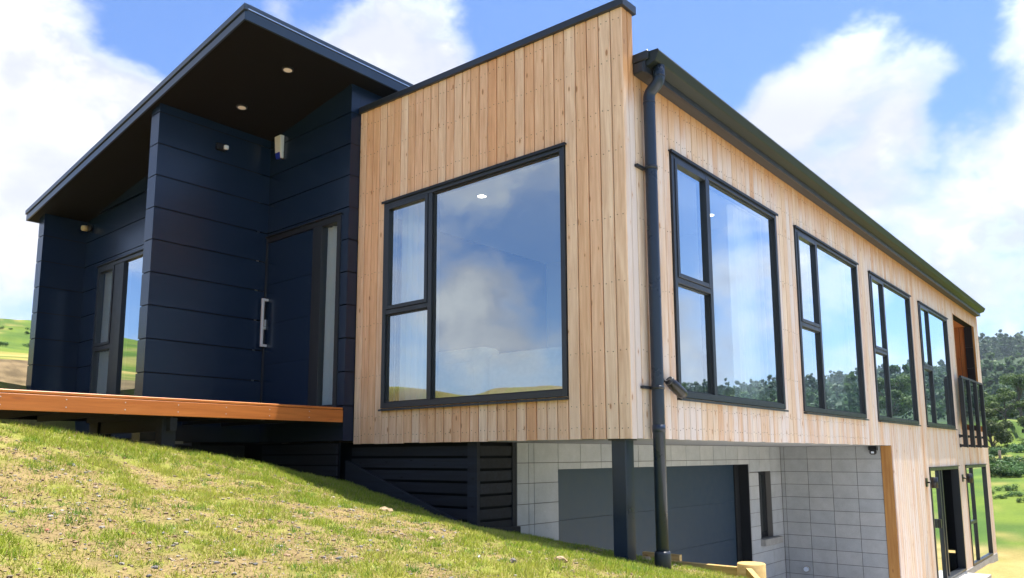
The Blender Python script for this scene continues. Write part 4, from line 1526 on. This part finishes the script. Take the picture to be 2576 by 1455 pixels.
# turf
x, y = lawn_points(560000, -3.62, 3.2, -5.2, 1.28)
dcam = np.hypot(x - CAM.x, y - CAM.y)
m = veg_mask(x, y)
clump = fbm2(x, y, 9.0, 3, 71)
keep = rng.random(len(x)) < (0.30 + 0.66 * m) * sstep(clump, .26, .56) * np.clip(dcam / 3.4, .35, 1)
x, y, m, clump = x[keep], y[keep], m[keep], clump[keep]
n = len(x)
g = rng.random((n, 1))
t = sstep(fbm2(x, y, 1.7, 3, 73), .35, .65)[:, None]
green = np.array([.17, .245, .020]) * (1 - g) + np.array([.38, .43, .050]) * g
yel = np.array([.50, .46, .10])
col = green * (1 - t * .40) + yel * t * .40
dead = rng.random((n, 1)) < .10
col = np.where(dead, np.array([.46, .36, .16]) * (0.8 + .4 * g), col)
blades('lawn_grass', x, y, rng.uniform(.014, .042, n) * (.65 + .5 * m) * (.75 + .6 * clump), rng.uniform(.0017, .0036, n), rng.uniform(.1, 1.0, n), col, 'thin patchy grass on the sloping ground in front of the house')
# taller tufts
cx, cy = lawn_points(2300, -3.6, 2.6, -4.8, 1.2)
mm = veg_mask(cx, cy)
kp = rng.random(len(cx)) < (.30 + .35 * mm)
cx, cy = cx[kp], cy[kp]
k = 34
x = np.repeat(cx, k) + rng.normal(0, .022, len(cx) * k)
y = np.repeat(cy, k) + rng.normal(0, .022, len(cx) * k)
sz = np.repeat(rng.uniform(.5, 1.25, len(cx)), k)
g = rng.random((len(x), 1))
base = np.repeat(rng.random((len(cx), 1)), k, axis=0)
col = (np.array([.09, .20, .020]) * (1 - base) + np.array([.22, .33, .040]) * base) * (.75 + .5 * g)
ok = (x < lawn_edge(y)) & (x > -3.64)
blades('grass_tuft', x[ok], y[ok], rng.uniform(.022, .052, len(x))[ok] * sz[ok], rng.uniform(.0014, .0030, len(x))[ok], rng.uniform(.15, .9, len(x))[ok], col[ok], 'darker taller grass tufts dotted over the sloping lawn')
# dry litter lying flat
x, y = lawn_points(90000, -3.6, 3.0, -5.0, 1.2)
keep = rng.random(len(x)) < (1.05 - .7 * veg_mask(x, y))
x, y = x[keep], y[keep]
n = len(x)
g = rng.random((n, 1)) ** .8
col = np.array([.46, .34, .18]) * (.12 + 1.1 * g)
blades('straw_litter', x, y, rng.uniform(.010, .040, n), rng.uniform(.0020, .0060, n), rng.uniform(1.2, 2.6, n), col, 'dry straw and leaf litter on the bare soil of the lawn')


def rock_mesh(seed, sub=1, flat=.6):
    bm = bmesh.new()
    bmesh.ops.create_icosphere(bm, subdivisions=sub, radius=1)
    r = random.Random(seed)
    for v in bm.verts:
        s = r.uniform(.72, 1.18)
        v.co = Vector((v.co.x * s * 1.15, v.co.y * s * .9, v.co.z * s * flat))
    me = bpy.data.meshes.new('stone')
    bm.to_mesh(me)
    bm.free()
    return me


# small stones as one mass
x, y = lawn_points(24000, -3.6, 2.8, -4.9, 1.25)
keep = rng.random(len(x)) < (1.0 - .85 * veg_mask(x, y))
x, y = x[keep], y[keep]
bmv = []
src = [rock_mesh(s, 1) for s in range(6)]
sv = [np.array([v.co[:] for v in me.vertices]) for me in src]
sf_ = np.array([p.vertices[:] for p in src[0].polygons])
n = len(x)
z = hz(x, y)
sz = np.exp(rng.normal(-5.25, .50, n)).clip(.002, .014)
V = np.zeros((n, len(sv[0]), 3))
for i in range(n):
    a = rng.uniform(0, 6.28)
    R_ = np.array([[math.cos(a), -math.sin(a), 0], [math.sin(a), math.cos(a), 0], [0, 0, 1]])
    V[i] = (sv[i % 6] * sz[i]) @ R_.T + [x[i], y[i], z[i] + sz[i] * .25]
nvp = len(sv[0])
Fc = (np.arange(n)[:, None, None] * nvp + sf_[None]).reshape(-1, 3)
pal = np.array([[.55, .46, .36], [.46, .37, .27], [.42, .30, .20], [.50, .33, .20], [.30, .29, .30], [.55, .50, .45], [.50, .40, .27], [.40, .25, .15]])
cc = pal[rng.integers(0, len(pal), n)] * rng.uniform(.30, .70, (n, 1))
me = np_mesh('gravel', V.reshape(-1, 3), Fc, 'pebble', col=np.repeat(cc, nvp, axis=0))
o = link('gravel', me, None, 'stuff')
o['label'] = 'small stones and clods scattered over the lawn'
o['category'] = 'stones'

mat('rock_grey', (.15, .135, .125), .9, var=.35, nscale=25, bump=.4, bscale=60)
mat('rock_tan', (.34, .24, .14), .9, var=.25, nscale=25, bump=.4, bscale=60)
mat('rock_white', (.36, .34, .31), .85, var=.2, nscale=25, bump=.3)
mat('rock_red', (.36, .14, .09), .9, var=.2, nscale=25, bump=.3)


def ground_at_pixel(px, py):
    """where a line of sight meets the lawn"""
    d = pixdir(px, py)
    ts = np.linspace(1.2, 12, 3000)
    P = np.array(CAM)[None] + ts[:, None] * np.array(d)[None]
    dd = P[:, 2] - ground_h(P[:, 0], P[:, 1])
    i = int(np.argmax(dd < 0)) if (dd < 0).any() else int(np.argmin(np.abs(dd)))
    return P[i]


ROCKS = [(968, 1288, .060, 'rock_tan', 'largest flat brownish rock on the lawn at the edge of the shade'), (1664, 1418, .03, 'rock_tan', 'round tan stone against the foot of the downpipe'),
         (1698, 1424, .022, 'rock_white', 'pale stone just right of the foot of the downpipe'), (1628, 1412, .045, 'rock_tan', 'tan rock between the corner post and the downpipe'),
         (1290, 1415, .03, 'rock_grey', 'grey stone on the lawn below the block wall corner'), (1410, 1412, .035, 'rock_tan', 'tan stone in the grass left of the corner post'),
         (545, 1418, .014, 'rock_grey', 'dark grey stone low on the lawn at the front'), (1085, 1360, .028, 'rock_tan', 'tan stone by the lower end of the black sloping board'),
         (1700, 1440, .018, 'rock_white', 'white stone in front of the downpipe'), (118, 1336, .012, 'rock_red', 'reddish stone on the left of the lawn'),
         (335, 1345, .012, 'rock_red', 'small reddish stone left of the lawn centre'), (1640, 1446, .012, 'rock_red', 'reddish stone at the front below the corner post'),
         (590, 1385, .011, 'rock_white', 'white stone left of the middle of the lawn'), (390, 1430, .015, 'rock_grey', 'split grey stone near the bottom left of the lawn'),
         (1905 - 700, 1405, .02, 'rock_white', 'white stone below the black corner trim')]
for i, (px, py, s, mt, lb) in enumerate(ROCKS):
    p = ground_at_pixel(px, py)
    me = rock_mesh(100 + i, 2, .5 if i == 0 else .7)
    me.materials.append(MATS[mt])
    o = bpy.data.objects.new('rock', me)
    C.objects.link(o)
    o.location = (p[0], p[1], p[2] + s * .12)
    o.scale = (s, s * .85, s)
    o.rotation_euler = (0, 0, i * 1.3)
    tag(o, lb, 'rock')


# ------------------------------------------------------------------ bushes, trees and the wooded hill
def leaf_cloud(centres, radii, n, size, seed, squash=.85):
    """leaf-clump quads filling a few overlapping lobes"""
    r = np.random.default_rng(seed)
    k = r.integers(0, len(centres), n)
    d = r.normal(size=(n, 3))
    d /= np.linalg.norm(d, axis=1)[:, None]
    rad = r.random(n) ** .45
    P = np.asarray(centres)[k] + d * (np.asarray(radii)[k] * rad)[:, None] * np.array([1, 1, squash])
    nrm = d * .8 + r.normal(size=(n, 3)) * .55 + np.array([0, 0, .35])
    nrm /= np.linalg.norm(nrm, axis=1)[:, None]
    a = np.cross(nrm, r.normal(size=(n, 3)))
    a /= np.linalg.norm(a, axis=1)[:, None]
    b = np.cross(nrm, a)
    s = size * r.uniform(.6, 1.4, n)[:, None]
    V = np.stack([P - a * s - b * s * .5, P + a * s * .4 - b * s * .7, P + a * s + b * s * .5, P - a * s * .3 + b * s * .8], 1).reshape(-1, 3)
    Fq = np.arange(n * 4).reshape(n, 4)
    return V, Fq, np.repeat(r.random(n), 4)


BUSH = []
for s in range(5):
    r = np.random.default_rng(200 + s)
    cen = r.normal(size=(6, 3)) * [.38, .38, .12] + [0, 0, .42]
    V, Fq, rd = leaf_cloud(cen, r.uniform(.28, .48, 6), 800, .055, 300 + s)
    V[:, 2] = np.maximum(V[:, 2], -.05)
    BUSH.append(np_mesh('bush', V, Fq, 'leaf_bush', rnd=rd))


def polar(az, r):
    return CAM.x + math.sin(math.radians(az)) * r, CAM.y + math.cos(math.radians(az)) * r


def put_bush(az, r, s, label, group):
    x, y = polar(az, r)
    z = float(ground_h(np.array([x]), np.array([y]))[0])
    o = bpy.data.objects.new('bush', BUSH[random.randrange(5)])
    C.objects.link(o)
    o.location = (x, y, z - .05 * s)
    o.scale = (s * random.uniform(.9, 1.4), s * random.uniform(.9, 1.4), s * random.uniform(.7, 1.1))
    o.rotation_euler = (0, 0, random.uniform(0, 6.28))
    tag(o, label, 'bush', group)


LB = 'dark green bush scattered on the sunlit slope right of the house'
for az, r, s in [(-9.0, 44, 1.0), (-8.2, 46, 1.1), (-7.6, 45, 1.2), (-7.0, 47, 1.1), (-8.8, 48, 1.0), (-6.7, 43, .9), (-9.5, 49, 1.0), (-9.3, 41, .8), (-8.4, 42, .9), (-7.3, 42, .8), (-6.4, 48, 1.2), (-5.9, 45, 1.2),
                 (-9.9, 62, .9), (-9.4, 66, 1.0), (-8.1, 64, .9), (-7.4, 69, 1.1), (-6.9, 66, .9), (-7.9, 72, 1.0), (-9.7, 74, 1.0), (-8.8, 78, 1.1), (-7.0, 76, .9), (-6.3, 70, 1.0),
                 (-6.9, 32, .35), (-7.4, 34, .4), (-8.2, 33, .3), (-6.5, 36, .4), (-9.0, 35, .3), (-7.8, 37, .35)]:
    put_bush(az, r, s * .78, LB, 'bushes on the right slope')
for i in range(26):
    put_bush(random.uniform(-10.6, -5.6), random.uniform(38, 100), random.uniform(.35, .95), LB, 'bushes on the right slope')
for i in range(60):
    put_bush(random.uniform(-5.5, 48), random.uniform(30, 98), random.uniform(.3, .85), LB, 'bushes on the right slope')
for i in range(46):
    az, r = random.uniform(-84, -66), random.uniform(44, 112)
    put_bush(az, r, random.uniform(.12, .38), 'small dark shrub dotted on the green hill left of the house', 'shrubs on the left hill')


def make_tree(seed, hgt, spread, leaf, material='leaf_tree', nleaf=1500, trunk_h=.3, open_=1.0):
    """local meshes of one tree: tapered trunk with limbs, uneven crown"""
    r = np.random.default_rng(seed)
    rr = random.Random(seed)
    mb = MB()
    th = hgt * trunk_h
    mb.tube([(0, 0, -.5), (0.05, 0, th * .5), (rr.uniform(-.2, .2), rr.uniform(-.2, .2), th), (rr.uniform(-.3, .3), rr.uniform(-.3, .3), hgt * .75)], [hgt * .035, hgt * .03, hgt * .024, hgt * .006], 10)
    cen, rad = [], []
    for i in range(13):
        a = i * 2.4 + rr.uniform(-.4, .4)
        t = rr.uniform(trunk_h, .92)
        w = spread * (1.0 - .55 * abs(t - .5) * 1.6) * rr.uniform(.55, 1.0) * open_
        tip = (math.cos(a) * w, math.sin(a) * w, hgt * t + rr.uniform(0, .08) * hgt)
        mb.tube([(0, 0, hgt * max(trunk_h * .8, t - .22)), (tip[0] * .5, tip[1] * .5, tip[2] - hgt * .06), tip], [hgt * .014, hgt * .009, hgt * .003], 6)
        cen.append(tip)
        rad.append(spread * rr.uniform(.26, .44))
    cen.append((0, 0, hgt * .88)); rad.append(spread * .35)
    V, Fq, rd = leaf_cloud(cen, rad, nleaf, leaf, seed + 1, .62)
    crown = np_mesh('crown', V, Fq, material, rnd=rd)
    tm = bpy.data.meshes.new('trunk')
    tm.from_pydata(mb.v, [], mb.f)
    tm.polygons.foreach_set('use_smooth', mb.sm)
    tm.materials.append(MATS['bark'])
    return crown, tm


def put_tree(name, crown, trunk, az, r, s, label, group=None, rot=0.0, sink=0.0):
    x, y = polar(az, r)
    z = float(ground_h(np.array([x]), np.array([y]))[0]) - sink
    e = bpy.data.objects.new(name, None)
    C.objects.link(e)
    e.location = (x, y, z)
    e.rotation_euler = (0, 0, rot)
    e.scale = (s, s, s)
    for nm, me in (('trunk', trunk), ('crown', crown)):
        o = bpy.data.objects.new(nm, me)
        C.objects.link(o)
        o.parent = e
    tag(e, label, 'tree', group)
    return e


T = [make_tree(501, 8.5, 4.2, .15, nleaf=9000, trunk_h=.30), make_tree(502, 6.5, 3.0, .13, nleaf=7000, trunk_h=.15), make_tree(503, 5.0, 2.6, .13, nleaf=6000, trunk_h=.12)]
put_tree('tree', *T[0], -6.75, 102, .62, 'broad spreading tree with a bright green top at the right edge', rot=.6)
put_tree('tree', *T[1], -8.45, 72, .56, 'dark bushy tree just right of the balcony end of the house', rot=1.0)
put_tree('tree', *T[2], -7.6, 92, .62, 'low rounded tree between the dark bushy tree and the spreading tree', rot=2.1)
put_tree('tree', *T[2], -5.9, 88, .6, 'tree at the right edge below the spreading tree', rot=3.0)
put_tree('tree', *T[1], -9.9, 116, .9, 'small tree beside the pale roof of the far shed', rot=.2)
for i in range(9):
    put_tree('tree', *T[random.choice((1, 2, 0))], random.uniform(-4, 40), random.uniform(115, 170), random.uniform(.7, 1.2), 'tree at the foot of the wooded hill beyond the right of the view', 'trees at the foot of the hill', random.uniform(0, 6))


def forest():
    r = np.random.default_rng(77)
    Vs, Fs, Rs = [], [], []
    off = 0
    proto = []
    for s in range(7):
        rr = np.random.default_rng(900 + s)
        if s < 4:
            cen = rr.normal(size=(6, 3)) * [1.5, 1.5, 1.0] + [0, 0, 4.0]
            rad = rr.uniform(1.4, 2.3, 6)
        else:
            cen = np.array([[0, 0, 2.5 + 1.7 * k] for k in range(5)]) + rr.normal(size=(5, 3)) * .35
            rad = np.array([2.3, 2.0, 1.6, 1.2, .7])
        proto.append(leaf_cloud(cen, rad, 150, .52, 950 + s, .9))
    n = 3600
    az = np.concatenate([r.uniform(-14, -4, 1300), r.uniform(-4, 46, n - 1300)])
    rad = 185 + (650 - 185) * r.random(n) ** .7
    x, y = CAM.x + np.sin(np.radians(az)) * rad, CAM.y + np.cos(np.radians(az)) * rad
    keep = fbm2(x, y, .018, 3, 91) < .64
    x, y = x[keep], y[keep]
    z = ground_h(x, y)
    for i in range(len(x)):
        V, Fq, rd = proto[int(r.integers(0, 7))]
        s = r.uniform(.75, 1.35)
        a = r.uniform(0, 6.28)
        ca, sa = math.cos(a), math.sin(a)
        W = V * s
        W = np.stack([W[:, 0] * ca - W[:, 1] * sa + x[i], W[:, 0] * sa + W[:, 1] * ca + y[i], W[:, 2] + z[i] - .6], 1)
        Vs.append(W)
        Fs.append(Fq + off)
        off += len(W)
        Rs.append(np.clip(rd * .6 + r.uniform(0, .4), 0, 1))
    me = np_mesh('forest', np.vstack(Vs), np.vstack(Fs), 'leaf_forest', rnd=np.concatenate(Rs))
    o = link('forest', me, None, 'stuff')
    o['label'] = 'dark wooded hillside in the far distance on the right'
    o['category'] = 'forest'


forest()

# shed roof among the trees
x, y = polar(-10.05, 108)
z = float(ground_h(np.array([x]), np.array([y]))[0])
sh = empty('shed', (x, y, z), 'far shed with a pale metal roof among the trees', 'shed')
mb = MB(); mb.box(x - 2.2, x + 2.2, y - 1.6, y + 1.6, z - .5, z + 1.5); mb.build('wall', 'weatherboard', sh)
mb = MB(); mb.prism([(x - 2.6, y - 1.9, z + 1.5), (x + 2.6, y - 1.9, z + 1.5), (x, y - 1.9, z + 2.5)], (0, 0, 0), (0, 3.8, 0)); mb.build('roof', 'tin_roof', sh)
for az_, r_, h_, l_ in ((-8.05, 52, 1.3, 'lone dark fence post standing on the right slope'), (-6.55, 50, .9, 'short fence post at the right edge of the slope')):
    x, y = polar(az_, r_)
    z = float(ground_h(np.array([x]), np.array([y]))[0])
    mb = MB(); mb.tube([(x, y, z - .2), (x, y, z + h_)], .07, 8)
    tag(mb.build('fence_post', 'bark'), l_, 'post')

# ------------------------------------------------------------------ air between here and the far hill
hm = bpy.data.materials.new('air')
hm.use_nodes = True
N = NT(hm.node_tree)
N.n.clear()
ho = N.new('ShaderNodeOutputMaterial')
pv = N.new('ShaderNodeVolumePrincipled')
pv.inputs['Color'].default_value = (0.72, 0.86, 1.0, 1)
pv.inputs['Density'].default_value = 0.00022
pv.inputs['Anisotropy'].default_value = 0.2
N.link(pv.outputs[0], ho.inputs['Volume'])
MATS['air'] = hm
mb = MB()
mb.box(-1700, 1700, -1700, 1700, -30, 98)
haze = mb.build('haze', 'air', None, kind='stuff')
haze['label'] = 'thin pale haze lying between the house and the far wooded hill'
haze['category'] = 'haze'
